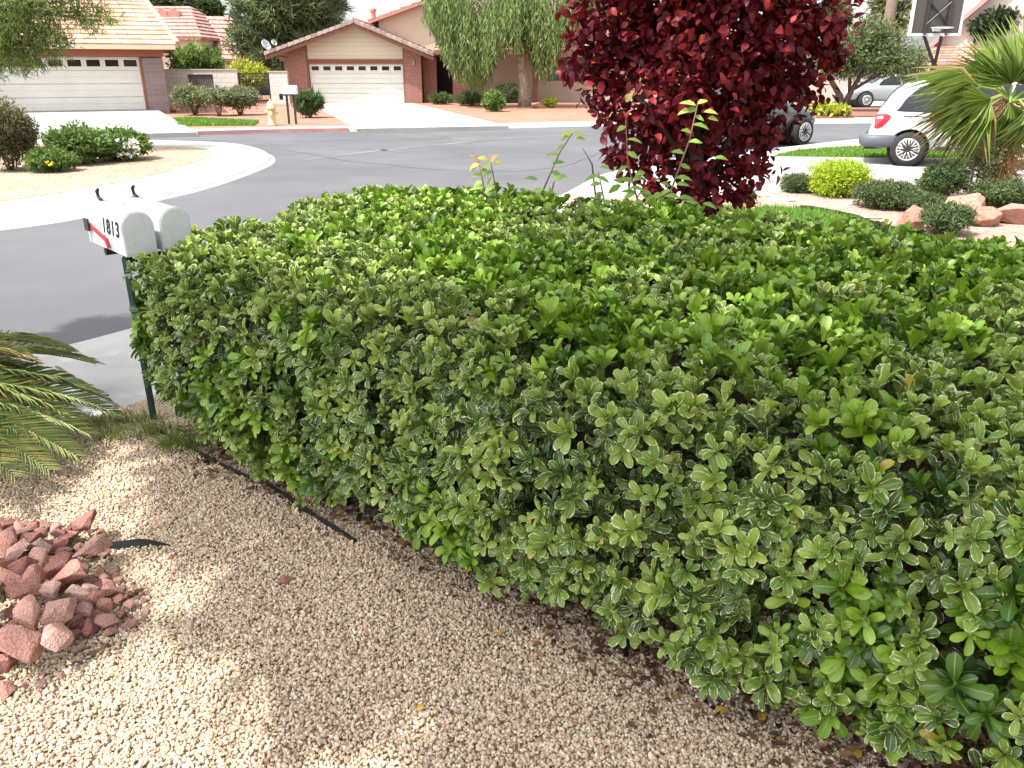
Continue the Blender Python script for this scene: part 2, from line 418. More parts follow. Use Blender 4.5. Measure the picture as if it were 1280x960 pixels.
class MB:
    """collects shapes and links them as one mesh object"""
    def __init__(s):
        s.v, s.f, s.a = [], [], []

    def add(s, vs, fs, a=0.5):
        b = len(s.v)
        s.v.extend([tuple(x) for x in vs])
        for f in fs:
            s.f.append(tuple(i + b for i in f))
            s.a.append(a)
        return s

    def box(s, x0, x1, y0, y1, z0, z1, a=0.5):
        v = [(x0, y0, z0), (x1, y0, z0), (x1, y1, z0), (x0, y1, z0), (x0, y0, z1), (x1, y0, z1), (x1, y1, z1), (x0, y1, z1)]
        return s.add(v, [(3, 2, 1, 0), (4, 5, 6, 7), (0, 1, 5, 4), (1, 2, 6, 5), (2, 3, 7, 6), (3, 0, 4, 7)], a)

    def prism_xz(s, poly, y0, y1):
        """poly: list of (x, z), counter-clockwise seen from -Y"""
        n = len(poly)
        v = [(x, y0, z) for x, z in poly] + [(x, y1, z) for x, z in poly]
        f = [tuple(range(n)), tuple(range(2 * n - 1, n - 1, -1))]
        for i in range(n):
            j = (i + 1) % n
            f.append((j, i, i + n, j + n))
        return s.add(v, f)

    def slab(s, poly, z0, z1, bevel=0.0):
        """poly: list of (x, y) counter-clockwise from above"""
        n = len(poly)
        v = [(p[0], p[1], z0) for p in poly] + [(p[0], p[1], z1) for p in poly]
        f = [tuple(range(n, 2 * n)), tuple(range(n - 1, -1, -1))]
        for i in range(n):
            j = (i + 1) % n
            f.append((i, j, j + n, i + n))
        return s.add(v, f)

    def tube(s, pts, rad, seg=7, cap=True):
        pts = [Vector(p) for p in pts]
        if not hasattr(rad, '__len__'):
            rad = [rad] * len(pts)
        b = []
        up = Vector((0.13, 0.21, 1)).normalized()
        for i, p in enumerate(pts):
            d = (pts[min(i + 1, len(pts) - 1)] - pts[max(i - 1, 0)]).normalized()
            if abs(d.dot(up)) > 0.97:
                u = d.cross(Vector((1, 0.2, 0))).normalized()
            else:
                u = d.cross(up).normalized()
            w = d.cross(u)
            b.append([p + (u * math.cos(2 * PI * k / seg) + w * math.sin(2 * PI * k / seg)) * rad[i] for k in range(seg)])
        v = [x for r in b for x in r]
        f = []
        for i in range(len(pts) - 1):
            for k in range(seg):
                k2 = (k + 1) % seg
                f.append((i * seg + k, i * seg + k2, (i + 1) * seg + k2, (i + 1) * seg + k))
        if cap:
            f.append(tuple(range(seg - 1, -1, -1)))
            e = (len(pts) - 1) * seg
            f.append(tuple(range(e, e + seg)))
        return s.add(v, f)

    def lathe(s, c, prof, seg=20, axis='z'):
        """prof: list of (radius, height)"""
        v, f = [], []
        for r, h in prof:
            for k in range(seg):
                a = 2 * PI * k / seg
                if axis == 'z':
                    v.append((c[0] + r * math.cos(a), c[1] + r * math.sin(a), c[2] + h))
                elif axis == 'y':
                    v.append((c[0] + r * math.cos(a), c[1] + h, c[2] + r * math.sin(a)))
                else:
                    v.append((c[0] + h, c[1] + r * math.cos(a), c[2] + r * math.sin(a)))
        for i in range(len(prof) - 1):
            for k in range(seg):
                k2 = (k + 1) % seg
                f.append((i * seg + k, i * seg + k2, (i + 1) * seg + k2, (i + 1) * seg + k))
        f.append(tuple(range(seg - 1, -1, -1)))
        e = (len(prof) - 1) * seg
        f.append(tuple(range(e, e + seg)))
        return s.add(v, f)

    def build(s, name, m, parent=None, smooth=False, bevel=0.0):
        me = bpy.data.meshes.new(name)
        off = world_loc(parent) if parent is not None else Vector((0, 0, 0))
        me.from_pydata([(x - off[0], y - off[1], z - off[2]) for x, y, z in s.v], [], s.f)
        bm = bmesh.new()
        bm.from_mesh(me)
        bmesh.ops.recalc_face_normals(bm, faces=bm.faces)
        if bevel > 0:
            bmesh.ops.bevel(bm, geom=[e for e in bm.edges if e.is_manifold and e.calc_face_angle(0) > 0.5], offset=bevel, segments=2, affect='EDGES', clamp_overlap=True)
        bm.to_mesh(me)
        bm.free()
        if bevel == 0:
            at = me.attributes.new('rnd', 'FLOAT', 'FACE')
            if len(at.data) == len(s.a):
                at.data.foreach_set('value', s.a)
        if smooth:
            me.polygons.foreach_set('use_smooth', [True] * len(me.polygons))
        return link(name, me, m, parent)

def np_mesh(name, V, Fc, m, parent=None, attrs=None, uv=None, smooth=True):
    me = bpy.data.meshes.new(name)
    V = np.asarray(V, dtype=np.float32)
    if parent is not None:
        V = V - np.array(world_loc(parent), dtype=np.float32)
    Fc = np.asarray(Fc, dtype=np.int32)
    n, k = Fc.shape
    me.vertices.add(len(V))
    me.vertices.foreach_set('co', V.ravel())
    me.loops.add(n * k)
    me.loops.foreach_set('vertex_index', Fc.ravel())
    me.polygons.add(n)
    me.polygons.foreach_set('loop_start', np.arange(0, n * k, k, dtype=np.int32))
    me.polygons.foreach_set('loop_total', np.full(n, k, dtype=np.int32))
    if uv is not None:
        l = me.uv_layers.new(name='UVMap')
        l.data.foreach_set('uv', np.asarray(uv, dtype=np.float32)[Fc.ravel()].ravel())
    for an, av in (attrs or {}).items():
        a = me.attributes.new(an, 'FLOAT', 'FACE')
        a.data.foreach_set('value', np.asarray(av, dtype=np.float32))
    me.update()
    me.validate()
    if smooth:
        me.polygons.foreach_set('use_smooth', np.ones(n, dtype=bool))
    return link(name, me, m, parent)

# ------------------------------------------------------------------ leaves
def strip_template(rows, hws, fold=0.10, droop=0.1):
    v, uv, f = [], [], []
    for t, h in zip(rows, hws):
        z = -droop * t * t + 0.10 * math.sin(t * PI) * 0.5
        for s in (-1, 0, 1):
            v.append((t, s * h, z + (fold * h if s else 0)))
            uv.append((s, t))
    for i in range(len(rows) - 1):
        a = i * 3
        f += [(a, a + 1, a + 4, a + 3), (a + 1, a + 2, a + 5, a + 4)]
    return np.array(v), np.array(f), np.array(uv, dtype=float)

T_HEDGE = strip_template([0, .25, .55, .8, .94, 1], [.09, .25, .46, .5, .37, .10], 0.22, 0.16)
T_LEAF = strip_template([0, .3, .65, 1], [.05, .5, .40, .03], 0.25, 0.15)
T_PLUM = strip_template([0, .12, .4, .75, 1], [.04, .30, .5, .34, .02], .16, .22)
T_NEEDLE = (np.array([(0, -.5, 0), (0, .5, 0), (1, .12, -.03), (1, -.12, -.03)]), np.array([(0, 1, 2, 3)]), np.array([(-1, 0), (1, 0), (1, 1), (-1, 1)], dtype=float))
T_DIA = (np.array([(0, 0, 0), (.45, .5, .1), (1, 0, 0), (.45, -.5, .1)]), np.array([(0, 2, 1), (0, 3, 2)]), np.array([(0, 0), (1, .5), (0, 1), (-1, .5)], dtype=float))

def unit(a):
    return a / np.maximum(np.linalg.norm(a, axis=-1, keepdims=True), 1e-9)

def rand_dirs(n):
    return unit(R.normal(size=(n, 3)))

def leaves(tmpl, P, D, Nn, L, W):
    """returns V, F, UV for one template leaf per row"""
    tv, tf, tu = tmpl
    n, p = len(P), len(tv)
    D = unit(D)
    S = unit(np.cross(Nn, D))
    U = np.cross(D, S)
    L = np.broadcast_to(np.asarray(L, dtype=float), (n,))
    W = np.broadcast_to(np.asarray(W, dtype=float), (n,))
    V = (P[:, None, :] + D[:, None, :] * (tv[None, :, 0:1] * L[:, None, None]) + S[:, None, :] * (tv[None, :, 1:2] * W[:, None, None])
         + U[:, None, :] * (tv[None, :, 2:3] * L[:, None, None]))
    Fc = tf[None, :, :] + (np.arange(n) * p)[:, None, None]
    return V.reshape(-1, 3), Fc.reshape(-1, tf.shape[1]), np.tile(tu, (n, 1)), len(tf)

def leaf_obj(name, tmpl, P, D, Nn, L, W, m, parent, rnd=None, extra=None, smooth=True):
    V, Fc, UV, k = leaves(tmpl, P, D, Nn, L, W)
    if rnd is None:
        rnd = R.random(len(P))
    at = {'rnd': np.repeat(rnd, k)}
    for a, b in (extra or {}).items():
        at[a] = np.repeat(b, k)
    return np_mesh(name, V, Fc, m, parent, at, UV, smooth)

def blob_cloud(blobs, n=None, shell=0.45, clump=6, spread=0.35, boxy=False):
    """leaf positions gathered in clumps through a set of ellipsoids: blobs = (x, y, z, rx, ry, rz)"""
    B = np.array(blobs, dtype=float)
    vol = B[:, 3] * B[:, 4] * B[:, 5]
    w = vol ** 0.8
    w /= w.sum()
    nc = max(1, n // clump)
    bi = R.choice(len(B), size=nc, p=w)
    d = rand_dirs(nc)
    if boxy:
        d = d / (np.sum(d ** 4, axis=1, keepdims=True) ** .25)
    rr = R.random(nc) ** shell
    rr = np.clip(rr * (0.93 + 0.16 * R.normal(size=nc)), 0, 1.22)
    C = B[bi, :3] + d * rr[:, None] * B[bi, 3:6]
    cs = (B[bi, 3:6].mean(axis=1) * spread)
    P = np.repeat(C, clump, axis=0) + R.normal(size=(nc * clump, 3)) * np.repeat(cs, clump)[:, None] * 0.35
    out = np.repeat(d, clump, axis=0)
    tone = np.repeat(R.random(nc), clump)
    return P, out, tone

def foliage(name, blobs, n, L, W, m, parent, tmpl=T_DIA, shell=0.4, clump=6, spread=0.35, droop=0.0, up=0.3, zmin=None, boxy=False):
    P, out, tone = blob_cloud(blobs, n=n, shell=shell, clump=clump, spread=spread, boxy=boxy)
    D = out * 0.6 + rand_dirs(len(P)) * 0.8
    D[:, 2] += up - droop
    Nn = out * 0.5 + rand_dirs(len(P)) * 0.6 + np.array([0, 0, 0.5])
    if zmin is not None:
        k = P[:, 2] > zmin
        P, D, Nn, tone = P[k], D[k], Nn[k], tone[k]
    rnd = np.clip(tone * 0.6 + R.random(len(P)) * 0.45 - 0.03, 0, 1)
    s = 0.7 + 0.6 * R.random(len(P))
    return leaf_obj(name, tmpl, P, D, Nn, L * s, W * s, m, parent, rnd, smooth=len(tmpl[1]) > 4)

def shrub(name, label, cat, x0, x1, ytop, ybase, m, leaf=0.05, n=2500, group=None, Y=None, gz=0.1, depth=1.0, tmpl=T_DIA, lump=5, flat=False, up=0.3, stem=True, width=0.45, lift=0.06, boxy=False):
    """a bush standing on the ground, sized from where the photograph shows it"""
    if Y is None:
        g = G((x0 + x1) / 2, ybase, gz)
    else:
        g = PY((x0 + x1) / 2, ybase, Y)
        gz = g.z
    l, r_, tp = PY(x0, ybase, g.y), PY(x1, ybase, g.y), PY((x0 + x1) / 2, ytop, g.y)
    rx = (r_.x - l.x) / 2
    h = max(tp.z - gz, 0.1)
    cy = g.y + rx * depth * 0.7
    t = thing(name, label, cat, (g.x, cy, gz), group)
    bl = []
    zc = gz + h * (0.5 + lift / 2)
    hz = h * (0.5 - lift / 2)
    bl.append((g.x, cy, zc, rx * 0.86, rx * depth * 0.86, hz * 0.93))
    for i in range(0 if boxy else lump):
        a = 2 * PI * i / lump + random.random() * 0.8
        q = 0.5 + 0.15 * random.random()
        bl.append((g.x + math.cos(a) * rx * 0.48, cy + math.sin(a) * rx * depth * 0.48, zc + hz * random.uniform(-0.25, 0.32), rx * q, rx * depth * q, hz * (0.5 if not flat else 0.6)))
    foliage('foliage', bl, int(n * 2.2), leaf * .85, leaf * .85 * width, m, t, tmpl, shell=.22, spread=.24, zmin=gz + 0.01, up=up, boxy=boxy)
    if stem:
        b = MB()
        for i in range(5):
            a = 2 * PI * i / 5
            b.tube([(g.x + 0.03 * math.cos(a), cy + 0.03 * math.sin(a), gz - 0.03), (g.x + rx * .25 * math.cos(a), cy + rx * depth * .25 * math.sin(a), gz + h * .35),
                    (g.x + rx * .5 * math.cos(a), cy + rx * depth * .5 * math.sin(a), gz + h * .7)], [max(.008, rx * .035), max(.006, rx * .025), .004], 5)
        b.build('stem', M['twig'], t, True)
    return t

# ------------------------------------------------------------------ camera, world, sun
cam = bpy.data.cameras.new('camera')
cam.sensor_width = 36.0
cam.lens = 36.0 * F / 1280.0
cam.clip_end = 5000
cam.clip_start = 0.05
co = bpy.data.objects.new('camera', cam)
COL.objects.link(co)
co.location = (0, 0, H)
co.rotation_euler = (PI / 2 - PITCH, 0, 0)
SC.camera = co

sd = Vector((KX, KY, -1)).normalized()
sl = bpy.data.lights.new('sun', 'SUN')
sl.energy = 2.6
sl.angle = math.radians(0.5)
sl.color = (1.0, 0.955, 0.88)
so = bpy.data.objects.new('sun', sl)
COL.objects.link(so)
so.rotation_euler = sd.to_track_quat('-Z', 'Y').to_euler()
so.location = (-6, -4, 12)

w = bpy.data.worlds.new('World')
SC.world = w
w.use_nodes = True
wn = w.node_tree
bg = wn.nodes['Background']
sky = wn.nodes.new('ShaderNodeTexSky')
sky.sky_type = 'NISHITA'
sky.sun_disc = False
sky.sun_elevation = math.asin(-sd.z)
sky.sun_rotation = math.atan2(-sd.x, -sd.y)
sky.dust_density = 3.5
sky.air_density = 1.0
sky.ozone_density = 1.0
hs = wn.nodes.new('ShaderNodeHueSaturation')
hs.inputs['Saturation'].default_value = 0.14   # thin bright cloud whitens the sky
wn.links.new(sky.outputs[0], hs.inputs['Color'])
wn.links.new(hs.outputs[0], bg.inputs['Color'])
bg.inputs['Strength'].default_value = 0.132

vs = SC.view_settings
vs.view_transform = 'Standard'
vs.look = 'None'
vs.exposure = 1.75
vs.gamma = 1.0
vs.use_curve_mapping = False
SC.cycles.max_bounces = 8
SC.cycles.transparent_max_bounces = 8
SC.cycles.use_denoising = True

# ================================================================== SETTING
def xy(ps):
    return [(p[0], p[1]) for p in ps]

def smooth_line(pts, n=6):
    """smooth curve through 2-D points, tangents scaled to each segment"""
    out = []
    P = [np.array(p[:2], dtype=float) for p in pts]
    T = []
    for i in range(len(P)):
        if i == 0:
            t = P[1] - P[0]
        elif i == len(P) - 1:
            t = P[-1] - P[-2]
        else:
            d0, d1 = P[i] - P[i - 1], P[i + 1] - P[i]
            l0, l1 = np.linalg.norm(d0), np.linalg.norm(d1)
            t = d0 / max(l0, 1e-9) * l1 + d1 / max(l1, 1e-9) * l0
        T.append(t / max(np.linalg.norm(t), 1e-9))
    for i in range(len(P) - 1):
        L = np.linalg.norm(P[i + 1] - P[i])
        for k in range(n):
            t = k / n
            out.append(tuple((2 * t ** 3 - 3 * t * t + 1) * P[i] + (t ** 3 - 2 * t * t + t) * L * T[i] + (-2 * t ** 3 + 3 * t * t) * P[i + 1] + (t ** 3 - t * t) * L * T[i + 1]))
    out.append(tuple(P[-1]))
    return out

def rolled(name, poly, z0, z1, out, m):
    """a slab whose kerb face slopes out to the road"""
    a = sum(poly[i][0] * poly[(i + 1) % len(poly)][1] - poly[(i + 1) % len(poly)][0] * poly[i][1] for i in range(len(poly)))
    if a < 0:
        poly = poly[::-1]
    n = len(poly)
    rings = []
    for d, z in ((out, z0), (out * .55, z0 + (z1 - z0) * .35), (out * .25, z0 + (z1 - z0) * .8), (0, z1)):
        r = []
        for i in range(n):
            p, q = np.array(poly[i - 1]), np.array(poly[(i + 1) % n])
            t = (q - p) / max(np.linalg.norm(q - p), 1e-9)
            r.append((poly[i][0] + t[1] * d, poly[i][1] - t[0] * d, z))
        rings.append(r)
    b = MB()
    V = [v for r in rings for v in r]
    Fc = [(k * n + i, k * n + (i + 1) % n, (k + 1) * n + (i + 1) % n, (k + 1) * n + i) for k in range(3) for i in range(n)]
    Fc.append(tuple(range(3 * n, 4 * n)))
    b.add(V, Fc)
    return structure(b.build(name, m))

def sheet(name, poly, z0, z1, m, kind=True):
    """a slab between heights z0 and z1"""
    a = sum(poly[i][0] * poly[(i + 1) % len(poly)][1] - poly[(i + 1) % len(poly)][0] * poly[i][1] for i in range(len(poly)))
    if a < 0:
        poly = poly[::-1]
    b = MB()
    b.slab(poly, z0, z1)
    o = b.build(name, m)
    return structure(o) if kind else o

def offset_line(pts, d):
    out = []
    for i in range(len(pts)):
        a, b = np.array(pts[max(i - 1, 0)]), np.array(pts[min(i + 1, len(pts) - 1)])
        t = (b - a) / max(np.linalg.norm(b - a), 1e-9)
        n = np.array((-t[1], t[0]))
        out.append(tuple(np.array(pts[i]) + n * d))
    return out

def ribbon(name, pts, wid, z, m, thick=0.004):
    a, b = offset_line(pts, wid / 2), offset_line(pts, -wid / 2)
    V, Fc = [], []
    for p, q in zip(a, b):
        V += [(p[0], p[1], z), (q[0], q[1], z)]
    for i in range(len(pts) - 1):
        Fc.append((2 * i, 2 * i + 1, 2 * i + 3, 2 * i + 2))
    me = MB()
    me.add(V, Fc)
    return structure(me.build(name, m))

b = MB()
b.add([(-900, -200, -0.03), (900, -200, -0.03), (900, 1500, -0.03), (-900, 1500, -0.03)], [(0, 1, 2, 3)])
structure(b.build('ground', M['earth']))
b = MB()
b.add([(-70, -8, 0), (70, -8, 0), (70, 40, 0), (-70, 40, 0)], [(0, 1, 2, 3)])
structure(b.build('road', M['asphalt']))
# worn pale lines on the asphalt
ribbon('road_streak', smooth_line([G(380, 200, 0), G(460, 190, 0), G(560, 180, 0), G(640, 173, 0), G(740, 167, 0)]), 0.22, 0.004, M['asphalt_pale'])
ribbon('road_streak', smooth_line([G(400, 186, 0), G(450, 186, 0), G(505, 190, 0)]), 0.16, 0.004, M['asphalt_pale'])
ribbon('road_streak', smooth_line([G(380, 170, 0), G(520, 168, 0), G(680, 163, 0)]), 0.18, 0.004, M['asphalt_pale'])

def crack(pts, wid):
    L = smooth_line([G(x, y, 0) for x, y in pts], 8)
    L = [(x + random.gauss(0, .035), y + random.gauss(0, .05)) for x, y in L]
    ribbon('road_crack', L, wid, 0.0045, M['tar'])
M['tar'] = mat('tar', (0.055, 0.055, 0.057), (0.08, 0.08, 0.081), 0.7)
crack([(345, 185), (470, 205), (620, 215), (760, 190)], .022)
crack([(250, 176), (420, 176), (640, 168)], .03)
for poly in ([(470, 172), (560, 170), (566, 174), (474, 177)],):
    q = [G(x, y, 0) for x, y in poly]
    pb_ = MB(); pb_.add([(v.x, v.y, .0035) for v in q], [(0, 1, 2, 3)]); structure(pb_.build('road_patch', M['asphalt_patch']))

# ---- near lot: kerb line runs from lower left, behind the hedge, to the right
kerb = smooth_line([(-9.5, -6), (-6.2, 0.8), (-2.72, 4.93), (-0.9, 8.0), (0.70, 11.4), (1.5, 13.7), (3.1, 16.2), (5.9, 18.6), (9.0, 21.3), (14, 24.6), (30, 30)])
lot = kerb + [(60, 30), (60, -9), (-9.5, -9)]
rolled('kerb', lot, -0.02, 0.082, .14, M['concrete'])
inner = offset_line(kerb, -0.16)
sheet('sidewalk', inner + [(60, 29.8), (60, -9), (-9.3, -9)], 0.0, 0.100, M['concrete'])
walk_in = offset_line(kerb, -1.30)
yard = walk_in + [(59, 28), (59, -8.5), (-8, -8.5)]
sheet('gravel_bed', yard, 0.0, 0.106, M['gravelbed'])
# pavement joints
def joint(p, q, wid=0.018, z=0.1035):
    ribbon('sidewalk_joint', [(p[0], p[1]), ((p[0] + q[0]) / 2 + .004, (p[1] + q[1]) / 2), (q[0], q[1])], wid, z, M['joint'])
joint(G(70, 458), G(165, 520))
for s in (14, 22, 28, 34, 40, 46, 52):
    a, c = inner[min(s, len(inner) - 1)], walk_in[min(s, len(inner) - 1)]
    joint(a, c)
# right side: driveway, lawns, planting bed
dw = [G(740, 232), G(770, 214), G(900, 205), G(974, 196), G(1105, 198), G(1400, 210), G(1500, 262), G(1160, 228), G(1085, 236), G(945, 241), G(850, 246), G(780, 246)]
sheet('driveway', xy(dw), 0.0, 0.110, M['driveway'])
lw2 = [G(966, 196), G(1000, 189), G(1040, 186), G(1085, 184), G(1200, 182), G(1200, 197), G(1105, 197.4), G(1000, 196.4)]
sheet('lawn', xy(smooth_line(lw2 + [lw2[0]], 4)[:-1]), 0.0, 0.118, M['turf'])
bed = [G(700, 252), G(780, 247), G(850, 246.5), G(945, 241.5), G(1085, 236.5), G(1160, 228.5), G(1500, 263), (9, 5.5), (6, 4.0), (3.6, 3.0), (2.0, 5.5)]
sheet('planting_bed', xy(bed), 0.0, 0.112, M['gravel_pink'])
lawn_edge = smooth_line([G(770, 275), G(860, 262), G(930, 260.5), G(1000, 262), G(1055, 271), G(1100, 285), G(1150, 297), G(1210, 308), G(1290, 320), (5.6, 6.4)], 6)
lawn1 = lawn_edge + [(5.0, 3.6), (3.4, 2.6), (1.5, 5.0), (0.8, 6.2)]
sheet('lawn', lawn1, 0.0, 0.120, M['turf'])

def inpoly(X, Y, poly):
    r = np.zeros(len(X), dtype=bool)
    n = len(poly)
    for i in range(n):
        x0, y0 = poly[i][0], poly[i][1]
        x1, y1 = poly[(i + 1) % n][0], poly[(i + 1) % n][1]
        c = ((y0 > Y) != (y1 > Y)) & (X < (x1 - x0) * (Y - y0) / ((y1 - y0) if abs(y1 - y0) > 1e-12 else 1e-12) + x0)
        r ^= c
    return r

def rand_in(poly, n):
    A = np.array([p[:2] for p in poly])
    lo, hi = A.min(0), A.max(0)
    out = np.zeros((0, 2))
    while len(out) < n:
        q = lo + R.random((n * 2, 2)) * (hi - lo)
        out = np.vstack([out, q[inpoly(q[:, 0], q[:, 1], poly)]])
    return out[:n]

def grass_on(name, poly, n, z, h, wdt, m):
    q = rand_in(poly, n)
    P = np.column_stack([q, np.full(n, z)])
    D = R.normal(size=(n, 3)) * 0.35
    D[:, 2] = 1
    o = leaf_obj(name, T_NEEDLE, P, D, rand_dirs(n), h * (0.6 + 0.8 * R.random(n)), wdt, m, None, np.clip(0.5 + 0.25 * R.normal(size=n), 0, 0.97), smooth=False)
    o['kind'] = 'stuff'
    return o
grass_on('grass', lawn1, 42000, 0.12, 0.05, 0.012, M['grass'])
grass_on('grass', xy(lw2), 9000, 0.118, 0.05, 0.016, M['grass'])

# black edging between lawn and bed
def edging(label, pts, h, z, cat='edging', wid=0.02):
    b = MB()
    a, c = offset_line(pts, wid / 2), offset_line(pts, -wid / 2)
    for i in range(len(pts) - 1):
        v = [(*a[i], z), (*c[i], z), (*c[i + 1], z), (*a[i + 1], z), (*a[i], z + h), (*c[i], z + h), (*c[i + 1], z + h), (*a[i + 1], z + h)]
        b.add(v, [(0, 1, 5, 4), (2, 3, 7, 6), (1, 2, 6, 5), (3, 0, 4, 7), (4, 5, 6, 7)])
    e = a + c[::-1]
    b.tube([(p[0] + random.gauss(0, .002), p[1] + random.gauss(0, .002), z + h + random.gauss(0, .0015)) for p in pts], wid * 0.42, 6)
    o = b.build('garden_edging', M['plastic'])
    return tag(o, label, cat)
edging('black plastic edging curving between the lawn and the pink gravel bed', lawn_edge[18:54], 0.05, 0.10)

# ---- island across the road on the left
isl_out = smooth_line([(-30, 6.5), (-12, 8.2), G(0, 285, 0), G(60, 277, 0), G(150, 258, 0), G(230, 240, 0), G(300, 218, 0), G(331, 204, 0), G(333, 198, 0), G(318, 190, 0), G(285, 184, 0), G(230, 181.5, 0), G(160, 179.5, 0), G(60, 179, 0), (-40, 20.5)], 6)
rolled('island_kerb', isl_out, -0.02, 0.10, .22, M['concrete'])
isl_in = smooth_line([(-30, 7.9), (-12, 9.6), G(0, 252), G(100, 237), G(180, 222), G(235, 206), G(262, 196), G(266, 190), G(250, 185.5), G(215, 183), G(160, 182), G(60, 181.5), (-40, 19.7)], 6)
sheet('island_gravel', isl_in, 0.0, 0.106, M['gravel_island'])

# ---- far side of the street
far_k = smooth_line([(-60, 19.5), (-30, 21.5), G(0, 173, 0), G(110, 171.5, 0), G(225, 169, 0), G(330, 166, 0), G(435, 164, 0), G(600, 161, 0), G(737, 157.5, 0), G(880, 156, 0), G(1015, 154.5, 0), G(1280, 152, 0), (60, 31)], 5)
rolled('far_kerb', far_k + [(60, 90), (-60, 90)], -0.02, 0.10, .12, M['concrete'])
far_in = offset_line(far_k, 0.9)
sheet('far_yard', far_in + [(58, 88), (-58, 88)], 0.0, 0.106, M['gravel_red'])
# red painted no-parking kerb
rk = [p for p in far_k if G(225, 170, 0).x < p[0] < G(437, 165, 0).x]
b = MB()
o1, o2 = offset_line(rk, -0.15), offset_line(rk, 0.14)
for i in range(len(rk) - 1):
    b.add([(*o1[i], 0.0), (*o1[i + 1], 0.0), (*o1[i + 1], 0.104), (*o1[i], 0.104), (*o2[i], 0.104), (*o2[i + 1], 0.104)], [(0, 1, 2, 3), (3, 2, 5, 4)])
structure(b.build('red_kerb_paint', M['redkerb']))

def ramp_sheet(name, quad, m, lift=0.0):
    b = MB()
    b.add([tuple(p) for p in quad] + [(p[0], p[1], -0.01) for p in quad], [(0, 1, 2, 3), (0, 4, 5, 1), (1, 5, 6, 2), (2, 6, 7, 3), (3, 7, 4, 0)])
    return structure(b.build(name, m))
YA, YB = 33.6, 44.3
# driveway of the left house (rises to the garage) and of the middle house
a0, a1 = G(-60, 176, .05), G(246, 168.3, .05)
ramp_sheet('far_driveway', [(a0.x, a0.y, .112), (a1.x, a1.y, .112), (-14.2, YA + .2, .25), (-27, YA - 5.2, .25)], M['driveway'])
b0, b1 = G(446, 163.6, .05), G(636, 160, .05)
ramp_sheet('far_driveway', [(b0.x, b0.y, .112), (b1.x, b1.y, .112), (-5.3, YB + .3, .118), (-10.7, YB + .3, .118)], M['driveway'])
# lawn strip in front of the block wall
ls = [G(224, 158.5), G(318, 157.5), G(324, 153), G(240, 148.5), G(216, 150)]
sheet('far_lawn', xy(ls), 0.0, 0.125, M['turf'])
grass_on('grass', xy(ls), 5000, 0.125, 0.07, 0.03, M['grass'])
ml = [G(985, 148), G(1110, 147), G(1110, 136), G(1000, 136)]
sheet('mulch_bed', xy(ml), 0.0, 0.16, M['mulch'])
wd = [G(1070, 149), G(1300, 146), (40, 47), (17.2, 47)]
sheet('far_driveway', xy(wd), 0.0, 0.115, M['driveway'])

# ================================================================== HOUSES
def tile_roof(mb, e0, e1, r0, r1, rows, cols, th=0.06):
    """stepped rows of tiles from the eave e0-e1 up to the ridge r0-r1"""
    e0, e1, r0, r1 = map(Vector, (e0, e1, r0, r1))
    nrm = (e1 - e0).cross(r0 - e0)
    if nrm.length < 1e-6:
        nrm = Vector((0, 0, 1))
    nrm.normalize()
    if nrm.z < 0:
        nrm = -nrm
    for i in range(rows):
        t0, t1 = i / rows, (i + 1) / rows + 0.15 / rows
        t1 = min(t1, 1.0)
        for j in range(cols):
            s0, s1 = j / cols, (j + 0.97) / cols
            A = e0.lerp(r0, t0).lerp(e1.lerp(r1, t0), s0)
            B = e0.lerp(r0, t0).lerp(e1.lerp(r1, t0), s1)
            C_ = e0.lerp(r0, t1).lerp(e1.lerp(r1, t1), s1)
            D = e0.lerp(r0, t1).lerp(e1.lerp(r1, t1), s0)
            up = nrm * (th * (1 + 0.25 * random.random()))
            lo = nrm * 0.012
            v = [A + up, B + up, C_ + lo, D + lo, A, B]
            mb.add(v, [(0, 1, 2, 3), (4, 5, 1, 0), (5, 2, 1), (4, 0, 3)], random.random())
    return mb

def roof_deck(mb, e0, e1, r1, r0, th=0.10):
    p = [Vector(q) for q in (e0, e1, r1, r0)]
    v = p + [q - Vector((0, 0, th)) for q in p]
    mb.add(v, [(0, 1, 2, 3), (7, 6, 5, 4), (0, 4, 5, 1), (1, 5, 6, 2), (2, 6, 7, 3), (3, 7, 4, 0)])
    return mb

def garage_door(root, x0, x1, z0, z1, Y, nwin, wz0, wz1, wfrac=0.72):
    d = MB()
    n = 4
    hh = (z1 - z0) / n
    for i in range(n):
        d.box(x0, x1, Y, Y + 0.05, z0 + i * hh + 0.006, z0 + (i + 1) * hh - 0.006)
        m = 2
        for k in range(m if i < n - 1 else 0):
            d.box(x0 + 0.02, x1 - 0.02, Y - 0.012, Y - 0.001, z0 + i * hh + 0.02 + k * hh / m, z0 + i * hh + (k + 1) * hh / m - 0.02)
    d.box(x0 + 0.01, x1 - 0.01, Y + 0.051, Y + 0.08, z0, z1)
    door = d.build('garage_door', M['doorwhite'], root)
    pw = (x1 - x0) / nwin
    for k in range(nwin):
        cx = x0 + pw * (k + 0.5)
        f = MB()
        a, c, e, g = cx - pw * wfrac / 2, cx + pw * wfrac / 2, wz0, wz1
        t = 0.045
        f.box(a - t, c + t, Y - 0.03, Y - 0.002, g, g + t).box(a - t, c + t, Y - 0.03, Y - 0.002, e - t, e).box(a - t, a, Y - 0.03, Y - 0.002, e, g).box(c, c + t, Y - 0.03, Y - 0.002, e, g)
        f.build('window_frame', M['doorwhite'], door)
        p = MB()
        p.box(a, c, Y - 0.014, Y - 0.003, e, g)
        p.build('window_pane', M['pane'], door)
    return door

